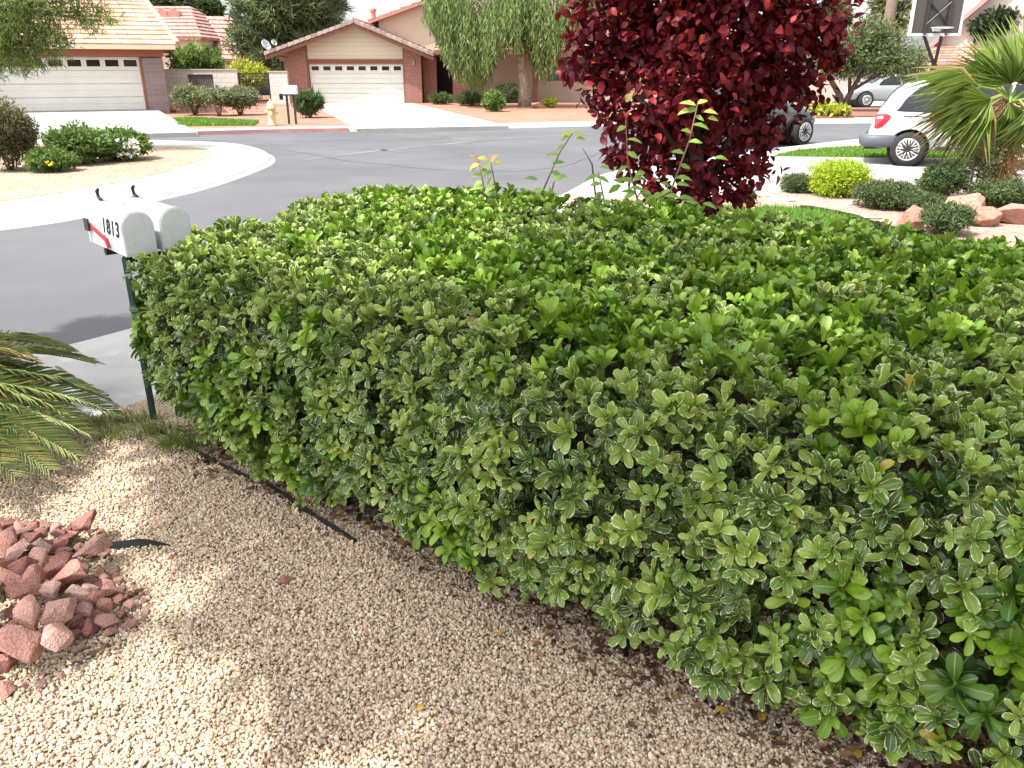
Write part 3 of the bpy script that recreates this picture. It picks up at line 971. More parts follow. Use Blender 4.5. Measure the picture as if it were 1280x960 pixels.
# ---------------- left house
hA = thing('tan_roof_house', 'house at upper left with tan roof tiles and white garage door beside stone pillar', 'house', (-13.62, YA, 0.1))
xr = -14.44
b = MB()
b.box(-30, -19.55 - 0.4, YA + .25, YA + 9, 0.0, 2.6)
b.box(xr + .1, -13.62, YA + .25, YA + 9, 0.0, 2.45)
b.box(-19.95, xr + .1, YA + .6, YA + 9, 0.0, 2.45)
b.build('wall', M['stucco_tan'], hA)
b = MB()
b.box(xr + 0.10, -13.60, YA, YA + .24, 0.0, 2.15)
b.build('stone_pillar', M['stoneveneer'], hA, bevel=0.01)
b = MB()
b.box(-20.0, -19.58, YA, YA + .6, 0.1, 2.2)
b.build('wood_pillar', M['redwood'], hA, bevel=0.01)
b = MB()
b.box(-30, -13.55, YA - .05, YA + .5, 2.2, 2.5)
b.build('lintel', M['redwood'], hA)
b = MB()
b.box(-30, -13.1, YA - .62, YA - .56, 2.44, 2.60)
b.build('fascia', M['creamtrim'], hA)
b = MB()
b.box(-30, -13.1, YA - .555, YA + .2, 2.505, 2.555)
b.build('soffit', M['redwood'], hA)
# trim round the doors
b = MB()
b.box(xr + .01, xr + .095, YA + .12, YA + .2, .2, 2.2)
b.build('door_trim', M['redwood'], hA)
b = MB(); b.box(-19.575, -19.51, YA + .12, YA + .2, .2, 2.2)
b.build('door_trim', M['redwood'], hA)
garage_door(hA, -19.5, xr, 0.25, 2.19, YA + .2, 8, 1.84, 2.08)
garage_door(hA, -23.0, -20.05, 0.25, 2.19, YA + .2, 4, 1.84, 2.08)
b = MB()
d = 5.3
e0, e1 = (-30, YA - .6, 2.60), (-13.0, YA - .6, 2.60)
r0, r1 = (-30, YA + d, 4.60), (-13.9, YA + d, 4.60)
roof_deck(b, e0, e1, r1, r0)
tile_roof(b, e0, e1, r0, r1, 11, 44, 0.05)
roof_deck(b, e1, (-13.0, YA + 11.2, 2.60), (-13.9, YA + d + .2, 4.60), r1)
roof_deck(b, (-13.0, YA + 11.2, 2.6), (-30, YA + 11.2, 2.6), (-30, YA + d + .1, 4.60), (-13.9, YA + d + .1, 4.60))
b.tube([Vector(e1) + Vector((0, 0, .06)), Vector(r1) + Vector((0, 0, .06))], .10, 7)
b.tube([Vector(r1) + Vector((0, 0, .06)), Vector(r0) + Vector((0, 0, .06))], .10, 7)
b.build('roof', M['tile_tan'], hA)
b = MB()
b.lathe((-18.4, YA + 3.6, 4.1), [(.06, 0), (.06, .55), (.10, .56), (.10, .64), (.02, .70)], 10)
b.build('roof_vent', M['iron'], hA)
hA.rotation_euler = (0, 0, math.radians(23))
hA.scale = (1.02, 1, 1)

# ---------------- pink-roofed house behind
YC = 60.0
hC = thing('pink_roof_house', 'distant house with pinkish tile roof and two arched roof vents behind the block wall', 'house', (-23, YC + 4, .1))
p0, p1 = PY(185, 60, YC), PY(300, 62, YC)
q = PY(214, 47, YC)
b = MB()
b.box(p0.x - 4, PY(250, 50, YC).x, YC, YC + 8, 0, q.z - .05)
b.box(PY(250, 50, YC).x, p1.x + 3, YC + 1.5, YC + 8, 0, PY(250, 75, YC).z)
b.build('wall', M['stucco_cream'], hC)
b = MB()
e0, e1 = PY(180, 47, YC - .5), PY(251, 47, YC - .5)
rz = PY(200, 8, YC + 5).z
r0 = Vector((PY(170, 8, YC + 5).x, YC + 5, rz)); r1 = Vector((PY(237, 9, YC + 5).x, YC + 5, rz))
roof_deck(b, e0, e1, r1, r0)
tile_roof(b, e0, e1, r0, r1, 9, 24, .08)
roof_deck(b, e1, (e1.x, YC + 10.5, e1.z), r1 + Vector((0, .1, 0)), r1)
tile_roof(b, e1, (e1.x, YC + 10.5, e1.z), r1, r1 + Vector((0, .1, 0)), 9, 18, .08)
f0, f1 = PY(251, 73, YC + 1), PY(310, 76, YC + 1)
g0 = PY(237, 20, YC + 6); g1 = PY(288, 21, YC + 6)
roof_deck(b, f0, f1, g1, g0)
tile_roof(b, f0, f1, g0, g1, 10, 20, .08)
roof_deck(b, f1, (f1.x, YC + 12, f1.z), g1 + Vector((0, .2, 0)), g1)
tile_roof(b, f1, (f1.x, YC + 12, f1.z), g1, g1 + Vector((0, .2, 0)), 10, 18, .08)
b.build('roof', M['tile_pink'], hC)
for xx in (205, 220):
    c = PY(xx, 20, YC + 3.3)
    v = MB()
    n = 8
    v.prism_xz([(c.x - .42, c.z - .1)] + [(c.x + .42, c.z - .1)] + [(c.x + .42 * math.cos(PI * k / n), c.z + .42 * math.sin(PI * k / n)) for k in range(n + 1)][0:], YC + 2.9, YC + 4.2)
    v.build('roof_vent', M['tile_red'], hC)

# ---------------- middle house
hB = thing('brick_garage_house', 'house in the middle with a gabled white garage between red brick pillars', 'house', (-6, YB + 5, .1))
ap, le, re = Vector((-7.88, 0, 3.99)), Vector((-12.49, 0, 2.50)), Vector((-3.97, 0, 2.46))
def roofz(x):
    return le.z + (x - le.x) / (ap.x - le.x) * (ap.z - le.z) if x < ap.x else re.z + (x - re.x) / (ap.x - re.x) * (ap.z - re.z)
def gable(mb, x0, x1, z0, y0, y1, drop=0.22):
    p = [(x0, z0), (x1, z0), (x1, roofz(x1) - drop)]
    if x0 < ap.x < x1:
        p.append((ap.x, ap.z - drop))
    p.append((x0, roofz(x0) - drop))
    mb.prism_xz(p, y0, y1)
b = MB(); gable(b, -10.48, -5.6, 2.24, YB + .02, YB + .2); b.build('siding', M['siding'], hB)
b = MB(); gable(b, -11.55, -10.56, .05, YB - .06, YB + .24); b.build('brick_pillar', M['brick'], hB)
b = MB(); gable(b, -5.52, -4.68, .05, YB - .06, YB + .24); b.build('brick_pillar', M['brick'], hB)
b = MB()
b.box(-10.56, -5.52, YB - .04, YB + .23, 2.13, 2.238)
b.box(-10.556, -10.482, YB - .04, YB + .19, 2.24, roofz(-10.52) - .25)
b.box(-5.598, -5.524, YB - .04, YB + .19, 2.24, roofz(-5.56) - .25)
b.box(-10.556, -10.47, YB - .04, YB + .23, .1, 2.128)
b.box(-5.61, -5.524, YB - .04, YB + .23, .1, 2.128)
b.build('door_trim', M['brownwood'], hB)
b = MB(); b.box(-10.465, -5.615, YB + .02, YB + .2, 2.02, 2.128); b.build('lintel', M['redwood'], hB)
garage_door(hB, -10.46, -5.62, .11, 2.015, YB + .12, 8, 1.70, 1.90, .62)
b = MB()
b.box(-12.0, -4.75, YB + .26, YB + 9, .0, 2.35)
b.build('wall', M['stucco_tan'], hB)
# rake boards and roof
b = MB()
for (s, e) in ((le, ap), (re, ap)):
    v = [(s.x, YB - .62, s.z - .04), (e.x, YB - .62, e.z - .04), (e.x, YB - .62, e.z - .30), (s.x, YB - .62, s.z - .30)]
    b.add(v + [(x, YB - .57, z) for x, y, z in v], [(0, 1, 2, 3), (7, 6, 5, 4), (0, 4, 5, 1), (2, 6, 7, 3), (1, 5, 6, 2), (3, 7, 4, 0)])
b.build('rake_board', M['brownwood'], hB)
b = MB()
yb = YB + 9.5
for s in (le, re):
    e0 = Vector((s.x, YB - .65, s.z)); e1 = Vector((s.x, yb, s.z)); r0 = Vector((ap.x, YB - .65, ap.z)); r1 = Vector((ap.x, yb, ap.z))
    roof_deck(b, e0, e1, r1, r0, .06)
    tile_roof(b, e0, e1, r0, r1, 12, 26, .07)
b.tube([(ap.x, YB - .66, ap.z + .05), (ap.x, yb, ap.z + .05)], .10, 7)
b.build('roof', M['tile_red'], hB)
b = MB()
for s in (le, re):
    n = 15
    for i in range(n):
        a, c = s.lerp(ap, i / n), s.lerp(ap, (i + .94) / n)
        b.add([(a.x, YB - .70, a.z + .10), (c.x, YB - .70, c.z + .07), (c.x, YB - .70, c.z - .07), (a.x, YB - .70, a.z - .10),
               (a.x, YB - .45, a.z + .12), (c.x, YB - .45, c.z + .09)], [(0, 1, 2, 3), (4, 5, 1, 0), (0, 3, 4), (1, 5, 2)], random.random())
b.build('edge_tiles', M['tile_grey'], hB)
# entry: porch roof, brick column, dark recess
b = MB()
b.box(-4.6, -2.55, YB + 3.2, YB + 3.4, .1, 2.5)
b.build('entry_wall', M['darkdoor'], hB)
b = MB(); b.box(-3.55, -2.75, YB + 3.1, YB + 3.19, .15, 2.15); b.build('entry_door', M['darkdoor'], hB, bevel=.01)
b = MB(); b.box(-4.66, -3.98, YB + .9, YB + 1.2, .05, 2.35); b.build('brick_wing', M['brick'], hB)
b = MB(); b.box(-3.12, -2.35, YB + .7, YB + 1.1, .05, 2.4); b.build('brick_column', M['brick'], hB)
b = MB()
e0, e1 = (-4.0, YB + .1, 2.62), (3.0, YB + .1, 2.62)
r0, r1 = (-4.0, YB + 4.4, 4.0), (3.0, YB + 4.4, 4.0)
roof_deck(b, e0, e1, r1, r0)
tile_roof(b, e0, e1, r0, r1, 10, 24, .07)
b.build('porch_roof', M['tile_red'], hB)
b = MB(); b.box(-3.95, 3.0, YB + .06, YB + .095, 2.46, 2.62); b.build('porch_fascia', M['brownwood'], hB)
YW = YB + 2.0
xw0, xw1 = PY(684, 100, YW).x, PY(760, 100, YW).x
zw0, zw1 = PY(684, 101, YW).z, PY(684, 71, YW).z
b = MB()
b.box(-2.34, xw0, YW, YW + .3, 0, 2.56)
b.box(xw0, xw1, YW, YW + .3, 0, zw0)
b.box(xw0, xw1, YW, YW + .3, zw1, 2.9)
b.box(xw1, 12, YW, YW + .3, 0, 2.9)
b.build('front_wall', M['stucco_tan'], hB)
b = MB()
b.box(-2.3, 12, YW + .31, YW + 8, 0, 2.9)
b.build('rear_wall', M['stucco_tan'], hB)
b = MB()
t = .07
b.box(xw0, xw1, YW + .03, YW + .1, zw1 - t, zw1).box(xw0, xw1, YW + .03, YW + .1, zw0, zw0 + t).box(xw0, xw0 + t, YW + .03, YW + .1, zw0 + t, zw1 - t).box((xw0 + xw1) / 2 - .04, (xw0 + xw1) / 2 + .04, YW + .03, YW + .1, zw0 + t, zw1 - t).box(xw1 - t, xw1, YW + .03, YW + .1, zw0 + t, zw1 - t)
wf = b.build('window', M['brownwood'], hB)
b = MB(); b.box(xw0 + t, xw1 - t, YW + .12, YW + .14, zw0 + t, zw1 - t); b.build('pane', M['pane_blue'], wf)
b = MB(); x = PY(669, 110, YB + 1).x; b.box(x - .14, x + .14, YB + .9, YB + 1.15, .1, 2.5); b.build('porch_post', M['brownwood'], hB, bevel=.01)
b = MB()
e0, e1, r0, r1 = (3.02, YW - .6, 2.85), (12.5, YW - .6, 2.85), (3.02, YW + 4, 4.4), (12.5, YW + 4, 4.4)
roof_deck(b, e0, e1, r1, r0); tile_roof(b, e0, e1, r0, r1, 10, 30, .07)
b.build('wing_roof', M['tile_red'], hB)
# tall gable behind
YG = YB + 5.2
g0 = PY(462, 27, YG); g1 = PY(536, 0, YG)
sl_ = (g1.z - g0.z) / (g1.x - g0.x)
xm = 0.6
zm = g0.z + sl_ * (xm - g0.x)
x2 = 2 * xm - g0.x
b = MB()
b.prism_xz([(g0.x + .5, 0), (x2 - .5, 0), (x2 - .5, g0.z + .2), (xm, zm - .12), (g0.x + .5, g0.z + .2)], YG, YG + 8)
b.build('upper_wall', M['stucco_cream'], hB)
b = MB()
for xs, xe in ((g0.x, xm), (x2, xm)):
    e0 = Vector((xs, YG - .5, g0.z)); e1 = Vector((xs, YG + 8.5, g0.z)); r0 = Vector((xm, YG - .5, zm)); r1 = Vector((xm, YG + 8.5, zm))
    roof_deck(b, e0, e1, r1, r0, .14); tile_roof(b, e0, e1, r0, r1, 14, 18, .08)
b.build('upper_roof', M['tile_red'], hB)
b = MB()
c = PY(467, 24, YG + 3); b.lathe((c.x, c.y, c.z - .6), [(.14, 0), (.14, 1.0), (.2, 1.02), (.2, 1.14), (.05, 1.25)], 10)
b.build('roof_vent', M['tile_red'], hB)
# porch lamp on the right pillar and dark lamp on left wall
b = MB(); c = PY(517, 79, YB - .1); b.box(c.x - .06, c.x + .06, YB - .15, YB - .062, c.z - .1, c.z + .14); b.build('wall_lamp', M['lamp'], hB, bevel=.02)
b = MB(); b.box(-11.95, -11.8, YB + .1, YB + .255, 1.55, 2.15); b.build('wall_lamp', M['iron'], hB, bevel=.03)

# satellite dishes on the left eave
for px_, py_, sc, lab in ((331, 58, .46, 'large grey satellite dish on the left eave of the brick garage house'), (341, 55, .26, 'small pale satellite dish higher on the roof beside the larger dish')):
    c = PY(px_, py_, YB + .9)
    t = thing('satellite_dish', lab, 'dish', (c.x, c.y, c.z), 'roof dishes')
    b = MB()
    b.lathe((0, 0, 0), [(.02, 0), (sc * .5, .02), (sc * .85, .07), (sc, .13), (sc * .98, .15), (sc * .8, .10), (sc * .4, .05), (.02, .035)], 18)
    Rm = Matrix.Rotation(math.radians(52), 3, Vector((.35, 1, .2)).normalized())
    b.v = [tuple(Rm @ Vector((v[0] * .62, v[1], v[2])) + c) for v in b.v]
    b.build('reflector', M['dish'], t, True)
    b = MB(); b.tube([c, c + Vector((.1, .1, -.42))], .03, 6); b.tube([c + Vector((0, 0, -.1)), c + Vector((sc * .8, -sc * .4, .1))], .018, 5); b.build('arm', M['iron'], t)

# ---------------- house on the right
YD = 42.0
hD = thing('beige_house', 'beige stucco house at the upper right with a gable and ivy on its wall', 'house', (PY(1203, 24, YD).x, YD, .1))
dl = PY(1178, 80, YD).x
s0, s1 = PY(1203, 24, YD), PY(1232, -2, YD)
sl_ = (s1.z - s0.z) / (s1.x - s0.x)
xm = dl + 8.0
b = MB()
b.prism_xz([(s0.x - .7, 0), (xm + 8, 0), (xm + 8, s0.z), (xm, s0.z + sl_ * (xm - s0.x) - .1), (s0.x - .7, s0.z - .7 * sl_ - .1)], YD, YD + 9)
b.build('wall', M['stucco_pale'], hD)
hD.rotation_euler = (0, 0, math.radians(-33))
b = MB()
for xs, sg in ((s0.x - 1.2, 1), (2 * xm - s0.x + 1.2, -1)):
    zz = s0.z - 1.2 * sl_
    e0, e1 = Vector((xs, YD - .4, zz)), Vector((xs, YD + 9.4, zz)); r0, r1 = Vector((xm, YD - .4, zz + sl_ * abs(xm - xs))), Vector((xm, YD + 9.4, zz + sl_ * abs(xm - xs)))
    roof_deck(b, e0, e1, r1, r0, .18); tile_roof(b, e0, e1, r0, r1, 14, 14, .06)
b.build('roof', M['tile_pink'], hD)
b = MB()
zz = PY(1190, 78, YD - 2).z
e0, e1, r0, r1 = Vector((dl - .6, YD - 2.6, zz)), Vector((dl + 9, YD - 2.6, zz)), Vector((dl - .6, YD - .05, zz + .75)), Vector((dl + 9, YD - .05, zz + .75))
roof_deck(b, e0, e1, r1, r0); tile_roof(b, e0, e1, r0, r1, 6, 26, .06)
b.build('porch_roof', M['tile_red'], hD)
b = MB(); b.box(dl - .2, dl + 9, YD - 2.2, YD - .02, 0, zz - .12); b.build('porch_wall', M['stucco_tan'], hD)
hE = thing('white_garage', 'long pale garage wall behind the olive-green tree and the silver car', 'garage', (PY(1100, 120, YD + 4.5).x, YD + 4.5, .1))
b = MB()
wl, wr2, wtz = PY(1012, 120, YD + 4.5).x, PY(1215, 120, YD + 4.5).x, PY(1100, 90, YD + 4.5).z
b.box(wl, wr2, YD + 4.5, YD + 9, 0, wtz)
b.build('wall', M['stucco_pale'], hE)
b = MB(); b.box(wl - .1, wr2 + .1, YD + 4.4, YD + 9.1, wtz + .002, wtz + .16); b.build('parapet', M['stucco_tan'], hE)

# ---------------- block wall, screen, gate
YWL = 40.5
wt = thing('block_wall', 'white block wall with a grey metal screen behind three rounded bushes', 'wall', (PY(260, 135, YWL).x, YWL, .1))
b = MB()
zt = PY(250, 88, YWL).z
xa, xb, xc, xd = [PY(v, 110, YWL).x for v in (190, 236, 268, 298)]
zs = PY(250, 93, YWL).z
b.box(xa, xb, YWL, YWL + .2, 0, zt).box(xc, xd, YWL, YWL + .2, 0, zt).box(xb, xc, YWL, YWL + .2, 0, .9).box(xb, xc, YWL, YWL + .2, zs, zt)
b.build('blocks', M['blockwall'], wt)
b = MB(); b.box(xa, xd + .02, YWL - .03, YWL + .23, zt, zt + .06); b.build('cap', M['stucco_cream'], wt, bevel=.01)
b = MB()
n = 14
for i in range(n):
    x = xb + (xc - xb) * (i + .5) / n
    b.box(x - .018, x + .018, YWL + .06, YWL + .1, .9, zs)
b.box(xb, xc, YWL + .12, YWL + .14, .9, zs)
b.build('screen', M['mesh_grey'], wt)
gt = thing('iron_gate', 'black iron bar gate between the white block wall and the brick garage house', 'gate', (PY(318, 125, YWL).x, YWL, .1))
xg0, xg1 = xd + .03, PY(338, 120, YWL).x
zg = PY(318, 92, YWL).z
for i in range(17):
    x = xg0 + .05 + (xg1 - xg0 - .1) * i / 16
    if i == 0:
        b = MB()
    b.tube([(x, YWL + .1, .12), (x, YWL + .1, zg)], .012, 5)
b.build('bars', M['iron'], gt)
b = MB()
for z in (.25, zg - .25, zg):
    b.box(xg0, xg1, YWL + .085, YWL + .115, z - .02, z + .02)
b.box(xg0, xg0 + .06, YWL + .07, YWL + .13, .1, zg + .03).box(xg1 - .06, xg1, YWL + .07, YWL + .13, .1, zg + .03)
b.build('gate_frame', M['iron'], gt)
wt2 = thing('block_wall', 'short grey block wall joining the iron gate to the left brick pillar', 'wall', (PY(350, 128, YB - 1.5).x, YB - 1.5, .1))
b = MB(); b.box(PY(338, 128, YB - 1.5).x, PY(362, 128, YB - 1.5).x, YB - 1.5, YB - 1.3, 0, PY(350, 90, YB - 1.5).z); b.build('blocks', M['blockwall'], wt2)
b = MB(); z = PY(350, 90, YB - 1.5).z; b.box(PY(338, 128, YB - 1.5).x - .02, PY(362, 128, YB - 1.5).x + .02, YB - 1.53, YB - 1.27, z, z + .05); b.build('cap', M['stucco_cream'], wt2)

# ---------------- hydrant, far mailbox, far boulders
c = G(341, 157, .1)
hy = thing('fire_hydrant', 'cream yellow fire hydrant on the red gravel by the red painted kerb', 'hydrant', c)
b = MB()
b.lathe(c, [(.16, 0), (.16, .05), (.11, .07), (.11, .48), (.15, .49), (.15, .54), (.13, .56), (.12, .63), (.08, .70), (.03, .73)], 16); b.build('barrel', M['hydrant'], hy, True)
b = MB(); b.lathe((c.x, c.y, c.z + .72), [(.035, 0), (.035, .07)], 6); b.build('operating_nut', M['hydrant'], hy)
for s in (-1, 1):
    b = MB(); b.lathe((c.x + s * .10 - (.09 if s < 0 else 0), c.y, c.z + .40), [(.055, 0), (.055, .09)], 12, 'x'); b.build('hose_outlet', M['hydrant'], hy)
b = MB(); b.lathe((c.x, c.y - .20, c.z + .36), [(.075, 0), (.075, .10)], 14, 'y'); b.build('pumper_outlet', M['hydrant'], hy)

def mailbox_shape(L, wd, hh):
    """arched section, along +x from 0 (rear plate) to L (door); centred on y; bottom at z 0"""
    r = wd / 2
    sec = [(-r, 0), (r, 0)] + [(r * math.cos(a), hh - r + r * math.sin(a)) for a in [PI * k / 14 for k in range(15)]]
    return sec

def arch_body(mb, sec, x0, x1, frame):
    n = len(sec)
    o, ax, ay = frame
    P = lambda x, y, z: o + ax * x + ay * y + Vector((0, 0, z))
    v = [P(x0, y, z) for y, z in sec] + [P(x1, y, z) for y, z in sec]
    f = [tuple(range(n)), tuple(range(2 * n - 1, n - 1, -1))]
    for i in range(n):
        j = (i + 1) % n
        f.append((i, j, j + n, i + n))
    mb.add(v, f)

def scaled(sec, k, zc):
    return [(y * k, zc + (z - zc) * k) for y, z in sec]

# far white double mailbox
c = G(366, 155.5, .1)
ms = thing('mailbox', 'distant white mailbox on two dark posts between the hydrant and a round green bush', 'mailbox', c)
for q in (-.11, .11):
    b = MB(); b.box(c.x + q - .03, c.x + q + .03, c.y - .03, c.y + .03, .1, .96); b.build('post', M['iron'], ms)
b = MB(); b.box(c.x - .24, c.x + .22, c.y - .10, c.y + .10, .96, 1.0); b.build('shelf', M['iron'], ms)
b = MB(); arch_body(b, mailbox_shape(.46, .2, .26), 0, .46, (Vector((c.x - .22, c.y - .01, 1.005)), Vector((1, 0, 0)), Vector((0, 1, 0)))); b.build('box_body', M['boxwhite'], ms, bevel=.008)
b = MB(); b.box(c.x - .32, c.x - .245, c.y - .09, c.y + .09, .84, 1.02); b.build('paper_box', M['plastic'], ms, bevel=.01)

def rock_mesh(name, seed, n=16, flat=.7, bev=.035, squash=1.0):
    rs = np.random.default_rng(seed)
    bm = bmesh.new()
    p = unit(rs.normal(size=(n, 3))) * (0.75 + .35 * rs.random((n, 1)))
    p[:, 0] *= 1.25
    p[:, 2] *= flat
    for q in p:
        bm.verts.new(q)
    r = bmesh.ops.convex_hull(bm, input=bm.verts)
    bmesh.ops.delete(bm, geom=[g for g in r['geom_interior'] if isinstance(g, bmesh.types.BMVert)], context='VERTS')
    bmesh.ops.dissolve_limit(bm, angle_limit=.25, verts=bm.verts, edges=bm.edges)
    bmesh.ops.bevel(bm, geom=bm.edges[:], offset=bev, segments=1, affect='EDGES', clamp_overlap=True)
    bmesh.ops.triangulate(bm, faces=bm.faces)
    bmesh.ops.subdivide_edges(bm, edges=bm.edges, cuts=1, use_grid_fill=True)
    for v in bm.verts:
        k = mnoise.noise(Vector(v.co) * 2.6 + Vector((seed, 0, 0)))
        v.co *= 1 + .07 * k
    me = bpy.data.meshes.new(name)
    bm.to_mesh(me)
    bm.free()
    return me

def boulder(label, px0, px1, ytop, ybase, seed, m=None, flat=.6, group=None, name='boulder', gz=.1):
    g = G((px0 + px1) / 2, ybase, gz)
    wdt = PY(px1, ybase, g.y).x - PY(px0, ybase, g.y).x
    h = PY((px0 + px1) / 2, ytop, g.y).z - gz
    me = rock_mesh(name, seed, 15, 1.0)
    o = link(name, me, m or M['boulder'])
    lo = min(v.co.z for v in me.vertices); hi = max(v.co.z for v in me.vertices)
    xs = [v.co.x for v in me.vertices]
    sx = wdt / (max(xs) - min(xs)); sz = h * 1.12 / (hi - lo)
    o.scale = (sx, sx * .8, sz)
    o.location = (g.x - sx * (max(xs) + min(xs)) / 2, g.y + sx * .7, gz - lo * sz - h * .12)
    return tag(o, label, 'boulder' if name == 'boulder' else 'stone', group)

boulder('red boulder standing on edge left of the round juniper bush', 1125, 1170, 259, 288, 3, group='red boulders in the planting bed')
boulder('tall red boulder behind the round juniper bush below the fan palm', 1186, 1246, 244, 276, 8, group='red boulders in the planting bed')
boulder('low tan-red slab boulder right of the round juniper bush', 1213, 1258, 260, 286, 21, group='red boulders in the planting bed')
boulder('pale pink flat-topped boulder at the right edge of the planting bed', 1246, 1300, 258, 284, 14, group='red boulders in the planting bed')
boulder('pale boulder at the foot of the stone pillar of the tan-roof house', 203, 219, 126, 141, 5, gz=.1)
boulder('low reddish boulder beside the weeping tree trunk', 662, 684, 128, 136, 9)
for i, (a, c_, d_, e_, lab) in enumerate([(1058, 1078, 251, 258, 'small white stone beside the dark low bush right of the lime bush'), (965, 998, 249, 254, 'flat pale stepping stone in the bed below the blue-green bush'), (1075, 1110, 272, 276, 'flat cream stepping stone near the lawn edging'),
                                        (945, 975, 243, 247, 'flat pale stepping stone nearest the red tree')]):
    boulder(lab, a, c_, d_, e_, 30 + i, M['whitestone'], name='stepping_stone', group='pale stones in the planting bed')

# ================================================================== CARS
def car(name, label, st, wheels, wr, paint, win, extra, loc, heading, group=None):
    """st: stations along x from the rear; win: side window patches; extra(root, bvh) adds details"""
    root = thing(name, label, 'van' if 'van' in name else 'car', (0, 0, 0), group)
    V, Fc = [], []
    for (x, zb, zl, zr, wb, wl, wr_) in st:
        h = [(0, zb), (wb * .8, zb), (wb, zb + .10), (wl * 1.01, zb + (zl - zb) * .55), (wl, zl), (wl + (wr_ - wl) * .55, zl + (zr - zl) * .55), (wr_, zr - .05 * min(1, (zr - zl) / .3)), (wr_ * .72, zr), (0, zr + .015)]
        ring = h + [(-y, z) for y, z in h[-2:0:-1]]
        V += [(x, y, z) for y, z in ring]
    n = 16
    for i in range(len(st) - 1):
        for k in range(n):
            k2 = (k + 1) % n
            Fc.append((i * n + k, i * n + k2, (i + 1) * n + k2, (i + 1) * n + k))
    Fc += [tuple(range(n - 1, -1, -1)), tuple(range((len(st) - 1) * n, len(st) * n))]
    me = bpy.data.meshes.new('body')
    me.from_pydata(V, [], Fc)
    bm = bmesh.new(); bm.from_mesh(me); bmesh.ops.recalc_face_normals(bm, faces=bm.faces); bm.to_mesh(me); bm.free()
    o = bpy.data.objects.new('body', me); COL.objects.link(o)
    md = o.modifiers.new('s', 'SUBSURF'); md.levels = 2; md.render_levels = 2
    cm = MB()
    for wx in wheels:
        cm.lathe((wx, -1.4, wr), [(wr + .065, 0), (wr + .065, 2.8)], 32, 'y')
    co_ = cm.build('cutter', None)
    bo = o.modifiers.new('b', 'BOOLEAN'); bo.object = co_; bo.operation = 'DIFFERENCE'; bo.solver = 'EXACT'
    dg = bpy.context.evaluated_depsgraph_get()
    me2 = bpy.data.meshes.new_from_object(o.evaluated_get(dg))
    # uncut copy for projecting windows
    o.modifiers.remove(bo)
    dg.update()
    e = o.evaluated_get(dg)
    tm = e.to_mesh()
    bvh = BVHTree.FromPolygons([v.co.copy() for v in tm.vertices], [tuple(p.vertices) for p in tm.polygons])
    e.to_mesh_clear()
    bpy.data.objects.remove(o); bpy.data.objects.remove(co_)
    me2.polygons.foreach_set('use_smooth', [True] * len(me2.polygons))
    body = link('body', me2, paint, root)
    md = body.modifiers.new('n', 'EDGE_SPLIT'); md.split_angle = math.radians(40)
    # wheel wells and wheels
    for wx in wheels:
        b = MB(); b.lathe((wx, -.80, wr), [(wr + .06, 0), (wr + .06, 1.6)], 28, 'y'); b.build('wheel_well', M['ink'], root)
        for s in (-1, 1):
            y0 = s * .92
            b = MB()
            q = .10
            b.lathe((wx, y0 - q if s < 0 else y0 - q, wr), [(wr * .62, 0), (wr * .92, .0), (wr, .03), (wr, .17), (wr * .92, .20), (wr * .62, .20)], 30, 'y')
            t = b.build('wheel', M['tyre'], root, True)
            b = MB()
            yo = y0 + s * .075
            for k in range(9):
                a = 2 * PI * k / 9
                b.tube([(wx + .05 * math.cos(a), yo, wr + .05 * math.sin(a)), (wx + wr * .6 * math.cos(a + .18), yo + s * .02, wr + wr * .6 * math.sin(a + .18))], [.026, .022], 5)
                b.tube([(wx + .05 * math.cos(a), yo, wr + .05 * math.sin(a)), (wx + wr * .6 * math.cos(a - .18), yo + s * .02, wr + wr * .6 * math.sin(a - .18))], [.02, .018], 5)
            b.lathe((wx, yo - .02, wr), [(.07, 0), (.07, .05), (.03, .06)], 14, 'y')
            ring = [(wx + wr * .62 * math.cos(2 * PI * k / 28), yo + s * .015, wr + wr * .62 * math.sin(2 * PI * k / 28)) for k in range(29)]
            b.tube(ring, .022, 6, False)
            b.build('rim', M['rim'], t, True)
    def patch(nm, top, bot, m, sides=(-1, 1), off=.006, nu=10, nv=6, parent=None, axis='y'):
        obs = []
        for s in sides:
            vs_, fs = [], []
            for i in range(nu + 1):
                u = i / nu * (len(top) - 1)
                k = min(int(u), len(top) - 2); fu = u - k
                T = Vector(top[k]).lerp(Vector(top[k + 1]), fu); B_ = Vector(bot[k]).lerp(Vector(bot[k + 1]), fu)
                for j in range(nv + 1):
                    p = B_.lerp(T, j / nv)
                    if axis == 'y':
                        hit = bvh.ray_cast(Vector((p[0], s * 3, p[1])), Vector((0, -s, 0)))
                    else:
                        hit = bvh.ray_cast(Vector((s * 9, p[0], p[1])), Vector((-s, 0, 0)))
                    q = hit[0] + hit[1] * off if hit[0] is not None else Vector((p[0], s * .9, p[1]))
                    vs_.append(q)
            for i in range(nu):
                for j in range(nv):
                    a = i * (nv + 1) + j
                    fs.append((a, a + 1, a + nv + 2, a + nv + 1))
            b = MB(); b.add(vs_, fs)
            obs.append(b.build(nm, m, parent or root, True))
        return obs
    for nm, top, bot in win:
        patch(nm, top, bot, M['carglass'])
    extra(root, patch)
    root.location = loc
    root.rotation_euler = (0, 0, heading)
    return root

